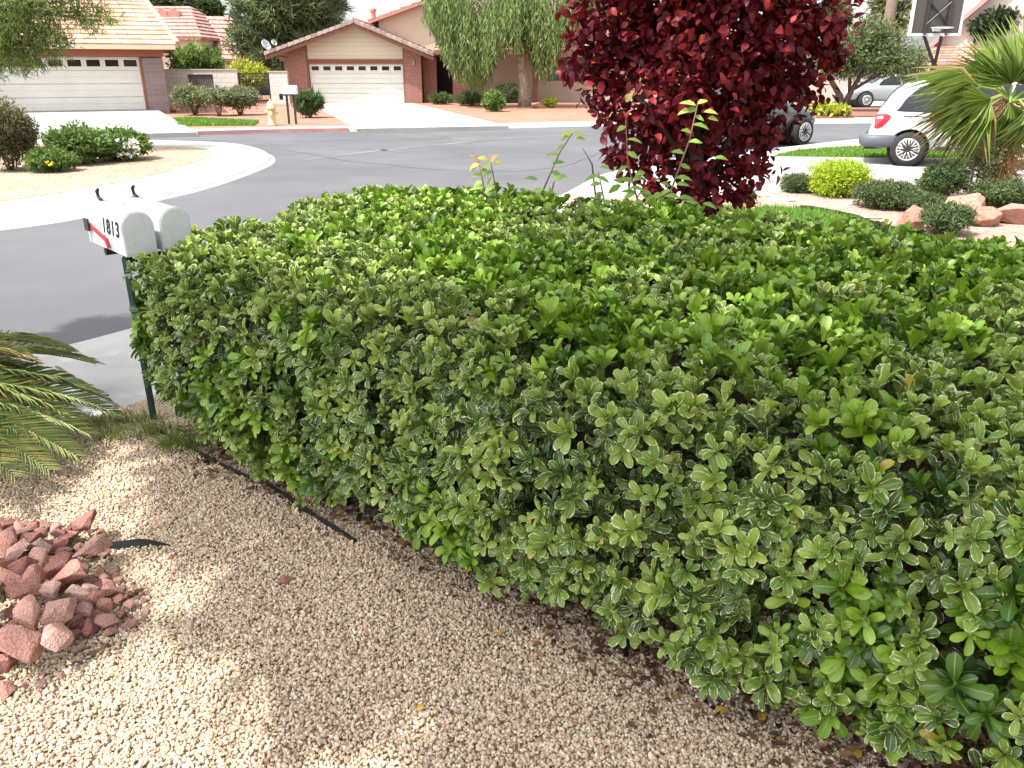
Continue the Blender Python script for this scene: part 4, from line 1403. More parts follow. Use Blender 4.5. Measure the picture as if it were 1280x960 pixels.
van_st = [(-.02, .40, .56, .60, .78, .86, .80), (.05, .34, .72, .80, .84, .93, .84), (.12, .32, .92, 1.02, .86, .955, .82), (.24, .30, 1.0, 1.28, .87, .965, .77), (.42, .30, 1.02, 1.52, .87, .97, .745), (.72, .29, 1.03, 1.67, .87, .97, .735), (1.2, .28, 1.03, 1.735, .87, .97, .735),
          (2.1, .28, 1.02, 1.75, .87, .97, .735), (2.9, .28, 1.0, 1.71, .87, .965, .72), (3.25, .28, .99, 1.60, .87, .96, .70), (3.8, .29, .98, 1.18, .86, .95, .70), (4.15, .30, .90, 1.0, .85, .93, .80), (4.55, .32, .74, .82, .80, .88, .78), (4.72, .36, .58, .66, .66, .76, .66)]
van_win = [('quarter_window', [(.50, 1.10), (.62, 1.33), (.85, 1.51), (1.20, 1.585), (1.50, 1.60)], [(.44, 1.075), (.62, 1.065), (.85, 1.06), (1.2, 1.06), (1.50, 1.06)]),
           ('sliding_door_window', [(1.56, 1.60), (2.0, 1.61), (2.42, 1.60)], [(1.56, 1.06), (2.0, 1.055), (2.42, 1.05)]),
           ('front_door_window', [(2.5, 1.60), (2.85, 1.55), (3.15, 1.42), (3.45, 1.2)], [(2.5, 1.05), (2.85, 1.045), (3.15, 1.04), (3.5, 1.04)])]
def van_extra(root, patch):
    patch('tail_light', [(.10, .99), (.2, 1.02), (.34, 1.01), (.40, .96)], [(.10, .74), (.17, .73), (.25, .76), (.36, .90)], M['taillight'], off=.012)
    patch('tail_light_lens', [(.14, .955), (.25, .96)], [(.14, .915), (.24, .92)], M['lampclear'], off=.02)
    patch('rear_window', [(-.6, 1.55), (0, 1.6), (.6, 1.55)], [(-.7, 1.12), (0, 1.12), (.7, 1.12)], M['carglass'], sides=(-1,), axis='x')
    patch('side_moulding', [(1.52, .66), (2.42, .66)], [(1.52, .62), (2.42, .62)], M['bumper'], off=.014, nv=1)
    patch('side_moulding', [(2.48, .66), (3.3, .66)], [(2.48, .62), (3.3, .62)], M['bumper'], off=.014, nv=1)
    patch('sill', [(1.3, .40), (3.2, .40)], [(1.3, .33), (3.2, .33)], M['bumper'], off=.01, nv=2)
    patch('door_gap', [(1.50, 1.66), (1.512, 1.66)], [(1.50, .36), (1.512, .36)], M['ink'], off=.004, nu=1, nv=14)
    patch('door_gap', [(2.45, 1.66), (2.462, 1.66)], [(2.45, .36), (2.462, .36)], M['ink'], off=.004, nu=1, nv=14)
    patch('sliding_rail', [(.62, .985), (1.5, .985)], [(.62, .965), (1.5, .965)], M['ink'], off=.004, nv=1)
    patch('door_handle', [(1.62, .93), (1.80, .93)], [(1.62, .885), (1.80, .885)], M['bumper'], off=.025, nv=2, nu=3)
    patch('door_handle', [(2.52, .93), (2.70, .93)], [(2.52, .885), (2.70, .885)], M['bumper'], off=.025, nv=2, nu=3)
    pl = [(.52, -.955), (.2, -.955), (.02, -.94), (-.08, -.80), (-.13, -.4), (-.14, 0), (-.13, .4), (-.08, .80), (.02, .94), (.2, .955), (.52, .955)]
    b = MB()
    n = len(pl)
    prof = [(.0, .36), (.04, .40), (.045, .54), (.0, .60)]
    V, Fc = [], []
    for (x, y) in pl:
        for d, z in prof:
            sy = 1 if y > 0 else -1
            V.append((x - (d if abs(y) < .9 else d * .4), y + (sy * d * (abs(y) / .95)), z))
        V.append((x + .09, y * .9, .60)); V.append((x + .09, y * .9, .36))
    for i in range(n - 1):
        for k in range(6):
            Fc.append((i * 6 + k, i * 6 + (k + 1) % 6, (i + 1) * 6 + (k + 1) % 6, (i + 1) * 6 + k))
    Fc += [tuple(range(6)), tuple(range(n * 6 - 1, n * 6 - 7, -1))]
    b.add(V, Fc); b.build('rear_bumper', M['bumper'], root, True)
    for s in (-1, 1):
        b = MB(); b.tube([(.95, s * .60, 1.755), (1.1, s * .60, 1.80), (2.3, s * .60, 1.81), (2.5, s * .60, 1.755)], .022, 6); b.build('roof_rail', M['bumper'], root)
    b = MB(); b.tube([(.3, -.5, .33), (-.05, -.5, .31)], .03, 8); b.build('exhaust_pipe', M['iron'], root)
    b = MB(); b.box(3.15, 3.3, -1.12, -.97, 1.02, 1.18); b.build('mirror', M['bumper'], root, bevel=.02)
    b = MB(); b.box(3.15, 3.3, .97, 1.12, 1.02, 1.18); b.build('mirror', M['bumper'], root, bevel=.02)

hd = math.radians(-24)
wc = G(1131, 207.5, .11)
ax_, ay_ = Vector((math.cos(hd), math.sin(hd), 0)), Vector((-math.sin(hd), math.cos(hd), 0))
vl = wc - ax_ * .80 * .86 + ay_ * .92 * .86
car('parked_van', 'white minivan with red tail light and grey bumper parked behind the fan palm', van_st, [.80, 3.74], .335, M['vanwhite'], van_win, van_extra, (vl.x, vl.y, .11), hd).scale = (.86, .86, .86)

sed_st = [(.0, .40, .58, .62, .62, .72, .62), (.06, .34, .74, .80, .74, .82, .72), (.2, .30, .90, .95, .80, .86, .72), (.75, .28, .93, 1.0, .82, .88, .70), (1.2, .27, .93, 1.28, .82, .89, .62), (1.7, .26, .92, 1.41, .82, .89, .60), (2.3, .26, .91, 1.43, .82, .89, .60),
          (2.8, .26, .90, 1.36, .82, .89, .61), (3.35, .27, .89, 1.0, .82, .88, .70), (4.0, .28, .80, .86, .80, .86, .72), (4.35, .32, .66, .72, .72, .78, .66), (4.48, .38, .54, .60, .58, .64, .56)]
sed_win = [('rear_side_window', [(1.12, 1.12), (1.4, 1.27), (1.75, 1.32), (2.05, 1.33)], [(1.05, .98), (1.4, .965), (1.75, .96), (2.05, .96)]),
           ('front_side_window', [(2.12, 1.33), (2.5, 1.31), (2.8, 1.22), (3.1, 1.03)], [(2.12, .96), (2.5, .955), (2.8, .95), (3.12, .945)])]
def sed_extra(root, patch):
    patch('headlight', [(4.0, .78), (4.2, .73), (4.38, .66)], [(4.05, .68), (4.2, .62), (4.38, .58)], M['lampclear'], off=.01)
    patch('tail_light', [(.08, .84), (.32, .90)], [(.08, .68), (.28, .72)], M['taillight'], off=.01)
    patch('windscreen', [(-.5, 1.30), (0, 1.33), (.5, 1.30)], [(-.62, 1.02), (0, 1.04), (.62, 1.02)], M['carglass'], sides=(1,), axis='x')
    patch('rear_window', [(-.48, 1.27), (0, 1.30), (.48, 1.27)], [(-.6, 1.04), (0, 1.05), (.6, 1.04)], M['carglass'], sides=(-1,), axis='x')
    patch('door_gap', [(2.08, 1.36), (2.09, 1.36)], [(2.08, .34), (2.09, .34)], M['ink'], off=.004, nu=1, nv=12)
    patch('door_handle', [(1.7, .86), (1.86, .86)], [(1.7, .83), (1.86, .83)], M['ink'], off=.02, nv=1, nu=3)
    patch('number_plate', [(-.16, .70), (.16, .70)], [(-.16, .58), (.16, .58)], M['lampclear'], sides=(-1,), axis='x', off=.012)

def place_on_wheel(px_, py_, heading, wx, side, z):
    wcc = G(px_, py_, z)
    a, c_ = Vector((math.cos(heading), math.sin(heading), 0)), Vector((-math.sin(heading), math.cos(heading), 0))
    p = wcc - a * wx + c_ * (.92 * side)
    return (p.x, p.y, z)
hd = math.radians(33)
car('parked_car', 'dark teal car parked in the street half hidden behind the red-leaved tree', sed_st, [.78, 3.68], .325, M['darkpaint'], sed_win, sed_extra, place_on_wheel(1000, 182, hd, 3.68, 1, .004), hd)
hd = math.radians(183)
car('parked_car', 'silver car on the far driveway seen just above the white van', sed_st, [.78, 3.68], .325, M['silverpaint'], sed_win, sed_extra, place_on_wheel(1081, 134.5, hd, 3.68, -1, .12), hd)
hd = math.radians(200)
car('parked_car', 'blue car standing behind the black iron gate', sed_st, [.78, 3.68], .325, M['bluepaint'], sed_win, sed_extra, (-14.6 + 2.2, 49.5, .11), hd)

# ================================================================== BASKETBALL HOOP
YH = 20.5
bp0, bp1 = PY(1135, 45, YH), PY(1200, 45, YH)
zb = bp0.z
wdt = bp1.x - bp0.x
hp = thing('basketball_hoop', 'basketball hoop with smoked backboard in a white frame on a black pole above the van', 'hoop', (PY(1180, 120, YH).x, YH + .5, .11))
b = MB(); hgt = wdt * .74
b.box(bp0.x + .06, bp1.x - .06, YH, YH + .02, zb + .06, zb + hgt - .06); b.build('backboard', M['hoopglass'], hp)
b = MB()
b.box(bp0.x, bp1.x, YH - .02, YH + .04, zb, zb + .058).box(bp0.x, bp1.x, YH - .02, YH + .04, zb + hgt - .058, zb + hgt).box(bp0.x, bp0.x + .058, YH - .02, YH + .04, zb + .06, zb + hgt - .06).box(bp1.x - .058, bp1.x, YH - .02, YH + .04, zb + .06, zb + hgt - .06)
b.build('board_frame', M['hoopframe'], hp)
xc_ = (bp0.x + bp1.x) / 2
b = MB()
for s in (-1, 1):
    b.tube([(xc_ + s * .25, YH - .045, zb + .02), (xc_ + s * .25, YH - .045, zb + hgt - .02)], .03, 6)
b.tube([(xc_ - .25, YH - .06, zb + .25), (xc_ + .25, YH - .06, zb + .72)], .02, 6)
b.tube([(xc_ + .25, YH - .06, zb + .25), (xc_ - .25, YH - .06, zb + .72)], .02, 6)
b.build('bracket', M['iron'], hp)
b = MB(); ring = [(xc_ + .23 * math.cos(2 * PI * k / 20), YH - .33 + .23 * math.sin(2 * PI * k / 20), zb + .16) for k in range(21)]
b.tube(ring, .012, 6, False); b.box(xc_ - .08, xc_ + .08, YH - .10, YH - .03, zb + .10, zb + .18); b.build('rim', M['hoopframe'], hp)
b = MB()
px0 = PY(1180, 80, YH)
b.tube([(px0.x, YH + .75, .11), (px0.x, YH + .6, 1.2), (px0.x, YH + .45, px0.z)], .065, 10)
b.tube([(px0.x, YH + .45, px0.z - .05), (xc_ - .22, YH + .08, zb + .05)], .04, 7)
b.tube([(px0.x, YH + .45, px0.z - .05), (xc_ + .22, YH + .08, zb + .05)], .04, 7)
b.build('pole', M['iron'], hp)
b = MB(); b.box(px0.x - .4, px0.x + .4, YH + .4, YH + 1.3, .11, .30); b.build('base', M['iron'], hp, bevel=.05)

# ================================================================== SHRUBS AND TREES
G1 = 'rounded bushes in front of the block wall'
shrub('bush', 'leftmost of three rounded grey-green bushes before the block wall', 'bush', 214, 262, 106, 145, M['greygreen'], .12, 3000, G1, lift=.2, lump=6)
shrub('bush', 'middle of three rounded grey-green bushes before the block wall, partly bare', 'bush', 252, 288, 110, 146, M['greygreen'], .13, 1500, G1, lift=.35, lump=5)
shrub('bush', 'rightmost of three rounded grey-green bushes before the block wall', 'bush', 270, 320, 108, 145, M['greygreen'], .12, 3000, G1, lift=.2, lump=6)
shrub('bush', 'leafy green bush rising behind the white block wall', 'bush', 212, 278, 54, 118, M['midgreen'], .28, 2600, None, Y=43.5, lump=7)
shrub('hedge', 'yellow-green hedge behind the block wall and iron gate', 'hedge', 272, 332, 75, 118, M['yellowgreen'], .2, 3800, None, Y=46, lump=7, flat=True)
shrub('bush', 'round dark green bush beside the distant white mailbox', 'bush', 368, 402, 115, 148, M['darkgreen'], .22, 1800, None, tmpl=T_NEEDLE, width=.2)
shrub('agave', 'low grey-green plant left of the entry column', 'plant', 539, 563, 121, 131, M['bluegreen'], .3, 500, None, tmpl=T_NEEDLE, width=.2, stem=False, up=.8)
shrub('bush', 'low dark green bush under the left branches of the weeping tree', 'bush', 570, 604, 116, 133, M['darkgreen'], .22, 1400, None, tmpl=T_NEEDLE, width=.15)
shrub('bush', 'small bright green bush left of the weeping tree trunk', 'bush', 604, 630, 116, 140, M['midgreen'], .2, 1300, None)
shrub('bush', 'blue-grey spiky bush just behind the weeping tree trunk', 'bush', 617, 652, 107, 129, M['bluegreen'], .28, 1500, None, tmpl=T_NEEDLE, width=.15)
shrub('bush', 'pale variegated bush under the window right of the weeping tree', 'bush', 681, 714, 99, 123, M['variegated'], .2, 1800, None)
shrub('bush', 'small yellow-green bush right of the reddish boulder', 'bush', 679, 696, 124, 135, M['yellowgreen'], .16, 600, None)
# island planting
shrub('bush', 'tall clipped half-dry bush at the left edge of the photo on the corner island', 'bush', -38, 36, 120, 216, M['dryleaf'], .06, 11000, None, lump=8, width=.4, lift=.0)
ip = shrub('flowering_bush', 'spreading green bush with white flowers on the right side of the corner island', 'bush', 95, 176, 164, 203, M['midgreen'], .11, 3200, None, lump=6)
shrub('bush', 'green bush in the middle of the corner island beside the white flowering bush', 'bush', 55, 125, 160, 208, M['midgreen'], .11, 3000, None, lump=6)
ip3 = shrub('flowering_bush', 'low dark bush with a few yellow flowers at the front of the corner island', 'bush', 24, 84, 187, 217, M['midgreen'], .08, 2600, None, lump=5)
def blossoms(root, n, px0, px1, y0, y1, Yc, size, m, nm):
    P = []
    for i in range(n):
        q = PY(random.uniform(px0, px1), random.uniform(y0, y1), Yc + random.uniform(-.3, .35))
        for k in range(6):
            P.append((q.x + random.gauss(0, size * .35), q.y + random.gauss(0, size * .35), q.z + random.gauss(0, size * .25)))
    P = np.array(P)
    D = rand_dirs(len(P)); D[:, 1] -= .5
    leaf_obj(nm, T_DIA, P, D, rand_dirs(len(P)), size, size * .8, m, root, smooth=False)
g = G(135, 203)
blossoms(ip, 80, 118, 172, 174, 198, g.y + .15, .07, M['petal'], 'blossom')
blossoms(ip, 10, 98, 125, 170, 185, g.y + .2, .07, M['petal'], 'blossom')
g = G(54, 217)
blossoms(ip3, 5, 50, 64, 200, 208, g.y - .05, .045, M['yellowpetal'], 'blossom')
# right planting bed
shrub('bush', 'small domed blue-green bush left of the lime bush', 'bush', 980, 1021, 221, 243, M['bluegreen'], .03, 4000, None, boxy=True)
shrub('bush', 'bright lime-yellow clipped bush by the driveway', 'bush', 1020, 1092, 206, 249, M['lime'], .038, 8500, None, boxy=True)
shrub('bush', 'dark low spreading bush right of the lime bush', 'bush', 1076, 1150, 229, 265, M['bluegreen'], .04, 5200, None, lump=7, flat=True)
shrub('bush', 'dark low bush behind the standing red boulder', 'bush', 1128, 1184, 243, 269, M['bluegreen'], .04, 3600, None, lump=6)
shrub('bush', 'rounded green bush between the van and the fan palm trunk', 'bush', 1156, 1213, 203, 256, M['darkgreen'], .045, 5000, None, lump=7)
shrub('bush', 'round juniper-like bush in front of the red boulders', 'bush', 1160, 1224, 257, 298, M['bluegreen'], .04, 4600, None, lump=7, tmpl=T_NEEDLE, width=.35)
shrub('bush', 'dark green bush at the right edge under the fan palm', 'bush', 1228, 1312, 228, 263, M['bluegreen'], .045, 4600, None, lump=7, flat=True)
shrub('bush', 'small grey-green bush at the foot of the red-leaved tree', 'bush', 926, 946, 238, 256, M['bluegreen'], .035, 1000, None)
vn = shrub('vine', 'sprawling pale-leaved shrub climbing beside the fan palm trunk', 'bush', 1196, 1246, 143, 250, M['variegated'], .06, 1500, None, lump=6, width=.4)
shrub('groundcover', 'yellow-green leafy clump on the mulch island beyond the street', 'plant', 1016, 1066, 132, 147, M['yellowgreen'], .22, 1000, None, stem=False)
shrub('ivy', 'dark ivy climbing the wall of the beige house at the upper right', 'plant', 1218, 1320, 6, 62, M['ivy'], .3, 7000, None, Y=41.0, lump=8, flat=True, depth=.35)

def tree(name, label, base, trunk_pts, trunk_r, limbs, blobs, n, L, W, leafm, barkm, tmpl=T_DIA, group=None, **kw):
    t = thing(name, label, 'tree', base, group)
    b = MB()
    b.tube(trunk_pts, trunk_r, 9)
    for pts, rr in limbs:
        b.tube(pts, rr, 6)
    b.build('trunk', barkm, t, True)
    foliage('crown', blobs, n, L, W, leafm, t, tmpl, **kw)
    return t

def pxblobs(lst, Y, dz=.9):
    out = []
    for (cx, cy, rx, ry) in lst:
        dy = random.uniform(-.35, .35)
        c0 = PY(cx, cy, Y)
        k = c0.y / (CP + (480 - cy) / F * SP) / F
        out.append((c0.x, Y + dy * rx * k, c0.z, rx * k, (rx + ry) / 2 * k * dz, ry * k))
    return out

# big pine
Yp = 60
pb = pxblobs([(365, 5, 55, 28), (320, 28, 32, 24), (300, 52, 18, 20), (350, 45, 42, 24), (400, 25, 32, 28), (385, 52, 32, 18), (335, 70, 36, 18), (415, 5, 22, 20), (365, -40, 60, 40), (310, 0, 22, 22), (365, 75, 35, 16)], Yp)
cb = PY(362, 130, Yp)
tree('pine_tree', 'big dark pine behind the brick garage house', (cb.x, Yp, .1), [(cb.x, Yp, -.1), (cb.x + .2, Yp, 3), (cb.x, Yp, 7), (cb.x + .1, Yp, 10)], [.45, .38, .28, .1],
     [([(cb.x, Yp, 4), (q[0], q[1], q[2])], [.14, .05]) for q in pb], pb, 26000, .55, .075, M['pine'], M['bark'], T_NEEDLE, shell=.35, clump=14, spread=.28, up=.5)
# treetops behind the left house
for i, (cx, cy, rx, ry, Y, lab, mm) in enumerate([(165, -6, 24, 12, 70, 'treetop showing just above the ridge of the tan-roofed house', 'pine'), (215, 0, 26, 12, 75, 'dark treetop above the pink-roofed house', 'pine'), (258, 10, 20, 12, 78, 'smaller treetop between the pink-roofed house and the big pine', 'darkgreen'),
                                                 (1040, 16, 22, 12, 70, 'dark treetop right behind the red-leaved tree', 'darkgreen'), (1112, 4, 22, 20, 80, 'loose treetop beside the tall palm trunk', 'greygreen')]):
    bl = pxblobs([(cx, cy, rx * .8, ry), (cx - rx * .6, cy + 4, rx * .5, ry * .7), (cx + rx * .6, cy + 3, rx * .5, ry * .7), (cx, cy + ry, rx, ry)], Y)
    c = PY(cx, 120, Y)
    tree('tree', lab, (c.x, Y, .1), [(c.x, Y, 0), (c.x, Y, bl[0][2])], [.3, .1], [], bl, 2200, .6, .22, M[mm], M['bark'], T_DIA, 'treetops behind the houses', clump=10, spread=.3)
# feathery tree at the upper left
Yl = 17.5
lb = pxblobs([(30, 10, 60, 38), (10, 50, 50, 34), (60, 45, 32, 28), (95, 15, 40, 22), (128, 26, 24, 14), (-30, 40, 60, 55), (35, 75, 30, 15), (-40, -40, 90, 50), (60, -40, 80, 40)], Yl)
c = PY(-75, 150, Yl)
tree('mesquite_tree', 'feathery light green tree hanging in at the upper left corner', (c.x, Yl, .1), [(c.x, Yl, -.05), (c.x + .1, Yl, 1.2), (c.x + .4, Yl, 2.2)], [.17, .14, .11],
     [([(c.x + .4, Yl, 2.1), ((c.x + q[0]) / 2 + .3, Yl, 2.8), (q[0], q[1], q[2])], [.07, .045, .012]) for q in lb], lb, 27000, .13, .018, M['mesquite'], M['bark'], T_NEEDLE, shell=.5, clump=16, spread=.42, droop=.25, up=0)
# olive-like tree on the right
g = G(1052, 139, .16)
ob = pxblobs([(1100, 72, 56, 24), (1072, 62, 36, 26), (1135, 80, 32, 18), (1058, 84, 30, 16), (1100, 48, 34, 18), (1085, 35, 20, 14), (1030, 70, 20, 20)], g.y)
def up(px_, py_):
    return PY(px_, py_, g.y)
tree('olive_tree', 'round olive-green tree with several dark trunks on the mulch island', g, [g, up(1050, 120), up(1036, 96), up(1030, 80)], [.16, .12, .09, .05],
     [([g, up(1062, 118), up(1072, 100), up(1085, 80)], [.15, .11, .09, .04]), ([up(1066, 112), up(1090, 98), up(1115, 85)], [.08, .06, .03]), ([up(1062, 116), up(1062, 98), up(1064, 75)], [.08, .07, .03])],
     ob, 13000, .17, .05, M['olive'], M['plumbark'], T_DIA, shell=.4, clump=10, spread=.34)
# tall palm far behind
Yq = 58
c = PY(1093, 130, Yq); tz = 9.6
t = thing('tall_palm', 'tall brown palm trunk standing far behind the olive-green tree', 'palm', (c.x, Yq, .1))
b = MB(); b.tube([(c.x, Yq, 0), (c.x + .1, Yq, 4), (c.x + .15, Yq, tz)], [.42, .36, .36], 10); b.build('trunk', M['bark'], t, True)
P = np.tile(np.array([[c.x + .15, Yq, tz]]), (300, 1)); D = rand_dirs(300); D[:, 2] = np.abs(D[:, 2]) * .8 - .25
leaf_obj('crown', T_NEEDLE, P, D, np.tile(np.array([[0, 0, 1.0]]), (300, 1)) + rand_dirs(300) * .3, 1.9, .16, M['palmgreen'], t, smooth=False)

# weeping tree
g = G(656, 134)
Yw = g.y
t = thing('weeping_tree', 'tall weeping tree with long hanging foliage and a pale trunk in the red gravel', 'tree', g)
W_ = lambda a, c_, d_=0: PY(a, c_, Yw + d_)
b = MB()
b.tube([g - Vector((0, 0, .1)), W_(655, 105), W_(652, 80), W_(653, 55), W_(648, 20), W_(645, -30)], [.34, .25, .21, .19, .14, .08], 12)
for pts, rr in [([(652, 66), (625, 25), (590, -10), (565, -20)], .10), ([(653, 58), (680, 20), (710, -5), (730, -10)], .10), ([(650, 40), (610, 0), (580, -40)], .08), ([(650, 30), (690, -20), (700, -50)], .08)]:
    b.tube([W_(*p, random.uniform(-.5, .5)) for p in pts], [rr, rr * .7, rr * .4, rr * .2][:len(pts)], 6)
b.build('trunk', M['palebark'], t, True)
env = [(533, 30), (545, 55), (560, 88), (580, 112), (598, 116), (612, 104), (622, 72), (640, 68), (662, 72), (672, 98), (684, 106), (694, 94), (705, 62), (725, 55), (750, 42), (770, 30)]
PX, DX = [], []
tone = []
for i in range(1700):
    x = random.uniform(533, 768)
    for k in range(len(env) - 1):
        if env[k][0] <= x <= env[k + 1][0]:
            e = env[k][1] + (env[k + 1][1] - env[k][1]) * (x - env[k][0]) / (env[k + 1][0] - env[k][0])
    bot = e * random.uniform(.55, 1.02) if random.random() < .75 else random.uniform(-20, e)
    top = random.uniform(-70, min(40, bot - 12))
    if bot - top > 85:
        top = bot - random.uniform(45, 85)
    dd = random.gauss(0, 1.1)
    p0, p1 = PY(x + random.gauss(0, 4), top, Yw + dd), PY(x, bot, Yw + dd)
    n = int((p0 - p1).length / .13)
    tn = random.random()
    for k in range(n):
        q = p0.lerp(p1, k / n)
        PX.append((q.x + random.gauss(0, .05), q.y + random.gauss(0, .05), q.z))
        DX.append((random.gauss(0, .4), random.gauss(0, .4), -1))
        tone.append(tn)
PX, DX = np.array(PX), np.array(DX)
leaf_obj('crown', T_DIA, PX, DX, rand_dirs(len(PX)), .30 * (0.7 + .6 * R.random(len(PX))), .055, M['weeping'], t, np.clip(np.array(tone) * .55 + R.random(len(PX)) * .45, 0, 1), smooth=False)

# red-leaved tree behind the hedge
Yr = 6.6
rb = pxblobs([(880, 15, 125, 80), (800, 40, 70, 55), (965, 45, 70, 60), (1022, 38, 40, 38), (870, 105, 112, 62), (752, 92, 38, 34), (725, 88, 18, 16), (965, 110, 62, 46), (1008, 112, 26, 30), (835, 158, 78, 36), (935, 158, 66, 36), (772, 150, 30, 22), (870, 205, 68, 36), (935, 208, 42, 20), (872, 245, 46, 32), (800, 208, 36, 22), (770, 195, 26, 14), (820, 240, 34, 18), (925, 240, 30, 18), (760, 120, 30, 26), (720, 55, 22, 26), (1042, 62, 24, 28), (1035, 15, 30, 25), (715, 10, 20, 18), (960, 215, 22, 12),
              (880, -75, 150, 70), (880, -160, 110, 70), (790, -40, 80, 50), (980, -30, 70, 50), (750, 20, 40, 34), (885, 272, 32, 14)], Yr, .95)
c = PY(872, 300, Yr)
T_ = lambda a, c_, d_=0: PY(a, c_, Yr + d_)
limbs = []
for (px_, py_) in [(800, 60), (752, 95), (730, 40), (960, 60), (1020, 60), (965, 120), (840, 150), (935, 160), (870, 0), (830, -60), (930, -60), (790, 160), (1000, 115)]:
    limbs.append(([T_(872 + (px_ - 872) * .12, min(py_ + 110, 250)), T_(872 + (px_ - 872) * .5, py_ + 38, random.uniform(-.2, .2)), T_(px_, py_, random.uniform(-.3, .3))], [.028, .018, .006]))
limbs.append(([T_(745, 250, .1), T_(740, 205, .1), T_(728, 185, .1)], [.008, .006, .003]))
tree('plum_tree', 'purple-red leaved tree standing right behind the hedge', (c.x, Yr, .1), [(c.x, Yr, 0), T_(872, 250), T_(868, 150), T_(872, 60), T_(876, -40), T_(880, -150)], [.075, .07, .055, .045, .03, .012],
     limbs, rb, 13500, .076, .051, M['plumleaf'], M['plumbark'], T_PLUM, shell=.55, clump=5, spread=.5, droop=.15, up=0)

# ================================================================== FAN PALM
def fan(root, nm, hub, direction, normal, rad, arc, nseg, m, base=None, dry=0.0, wid=.05):
    hub, d, nn = Vector(hub), Vector(direction).normalized(), Vector(normal)
    s = d.cross(nn).normalized(); nn = s.cross(d).normalized()
    P, D, NN, LL = [], [], [], []
    for k in range(nseg):
        a = (k / (nseg - 1) - .5) * math.radians(arc)
        dd = d * math.cos(a) + s * math.sin(a) + nn * random.gauss(0, .05)
        dd.z -= .10 * abs(math.sin(a))
        P.append(hub); D.append(dd); NN.append(nn + Vector((random.gauss(0, .25), random.gauss(0, .25), random.gauss(0, .25)))); LL.append(.93 * rad * (0.8 + .2 * math.cos(a)) * random.uniform(.9, 1.06))
    tm = strip_template([0, .35, .6, .8, 1], [.06, .44, .24, .10, .015], .28, .25)
    rnd = np.clip(R.random(nseg) * .75 + dry, 0, 1)
    leaf_obj(nm, tm, np.array(P), np.array(D), np.array(NN), np.array(LL), rad * math.radians(arc) / nseg * 1.05, m, root, rnd)
g = G(1247, 246)
Yf = g.y
fp = thing('fan_palm', 'fan palm with green and dry fronds at the right edge in front of the van', 'palm', g)
f_ = lambda a, c_, d_=0: PY(a, c_, Yf + d_)
b = MB()
tp = f_(1262, 128)
b.tube([g - Vector((0, 0, .05)), f_(1248, 215), f_(1252, 175), tp], [.20, .17, .16, .14], 12)
b.build('trunk', M['fibre'], fp, True)
P = []; D = []
for i in range(900):
    s = random.random(); q = Vector(g).lerp(tp, s); a = random.uniform(0, 2 * PI)
    P.append((q.x + .15 * math.cos(a), q.y + .15 * math.sin(a), q.z)); D.append((math.cos(a) * .6, math.sin(a) * .6, random.uniform(-.9, .8)))
leaf_obj('dry_fibre', T_NEEDLE, np.array(P), np.array(D), rand_dirs(900), .17, .022, M['palmdry'], fp, smooth=False)
for hub, tip, nrm, rad, arc, m_, dry in [((1238, 124, -.5), (1165, 160), (-.2, -1, .6), 1.0, 120, 'palmgreen', .22), ((1236, 122, -.45), (1150, 182), (-.2, -1, .9), 1.05, 60, 'palmdry', 0), ((1238, 128, -.5), (1200, 215), (-.2, -1, .5), .8, 60, 'palmdry', -.1), ((1222, 108, -.3), (1140, 88), (.1, -.5, 1), .95, 60, 'palmgreen', .3),
                                        ((1264, 104, 0), (1256, 40), (.1, -1, -.2), .85, 140, 'palmgreen', 0), ((1300, 110, .1), (1320, 50), (-.3, -1, 0), .9, 150, 'palmgreen', 0), ((1285, 135, -.4), (1300, 200), (0, -1, .4), .75, 150, 'palmgreen', .1),
                                        ((1240, 100, .3), (1205, 50), (0, -1, .2), .7, 100, 'palmgreen', .2), ((1225, 92, .5), (1190, 95), (0, -.6, 1), .55, 110, 'palmgreen', .25), ((1262, 128, -.3), (1262, 210), (0, -1, .2), .6, 100, 'palmgreen', .1), ((1310, 130, -.3), (1390, 150), (0, -1, .5), .9, 140, 'palmgreen', 0), ((1280, 95, .6), (1300, 20), (0, -.8, .5), .9, 140, 'palmgreen', .1)]:
    hb = f_(*hub); tv = f_(tip[0], tip[1], hub[2]) - hb
    fan(fp, 'frond', hb, tv, nrm, rad, arc, 26, M[m_], dry=dry)
    b = MB(); b.tube([tp, tp.lerp(hb, .5) + Vector((0, 0, .06)), hb + tv.normalized() * .05], [.022, .016, .012], 6); b.build('frond_stalk', M['shoot'] if m_ == 'palmgreen' else M['palmdry'], fp)

# ================================================================== HEDGE
FOOT = [(-1.66, 3.42), (-1.38, 3.06), (-1.0, 2.78), (-.58, 2.50), (-.25, 2.20), (.02, 1.94), (.32, 1.72), (.66, 1.50), (.96, 1.26), (1.46, .91), (2.3, .5), (3.1, 0.6), (3.6, 2.2), (3.2, 2.95), (2.45, 3.62), (1.9, 4.12), (1.2, 4.62), (.6, 4.95), (0, 5.42), (-.6, 5.44), (-1.12, 5.30), (-1.38, 4.72), (-1.55, 4.05)]
FP = np.array(FOOT)
NF = len(FP)
seg_a, seg_b = FP, np.roll(FP, -1, axis=0)
seg_l = np.linalg.norm(seg_b - seg_a, axis=1)
cum = np.concatenate([[0], np.cumsum(seg_l)])

def per(s):
    """points and outward normals on the outline at arc lengths s"""
    i = np.clip(np.searchsorted(cum, s, side='right') - 1, 0, NF - 1)
    t = (s - cum[i]) / seg_l[i]
    p = seg_a[i] + (seg_b[i] - seg_a[i]) * t[:, None]
    d = (seg_b[i] - seg_a[i]) / seg_l[i][:, None]
    return p, np.column_stack([d[:, 1], -d[:, 0]])

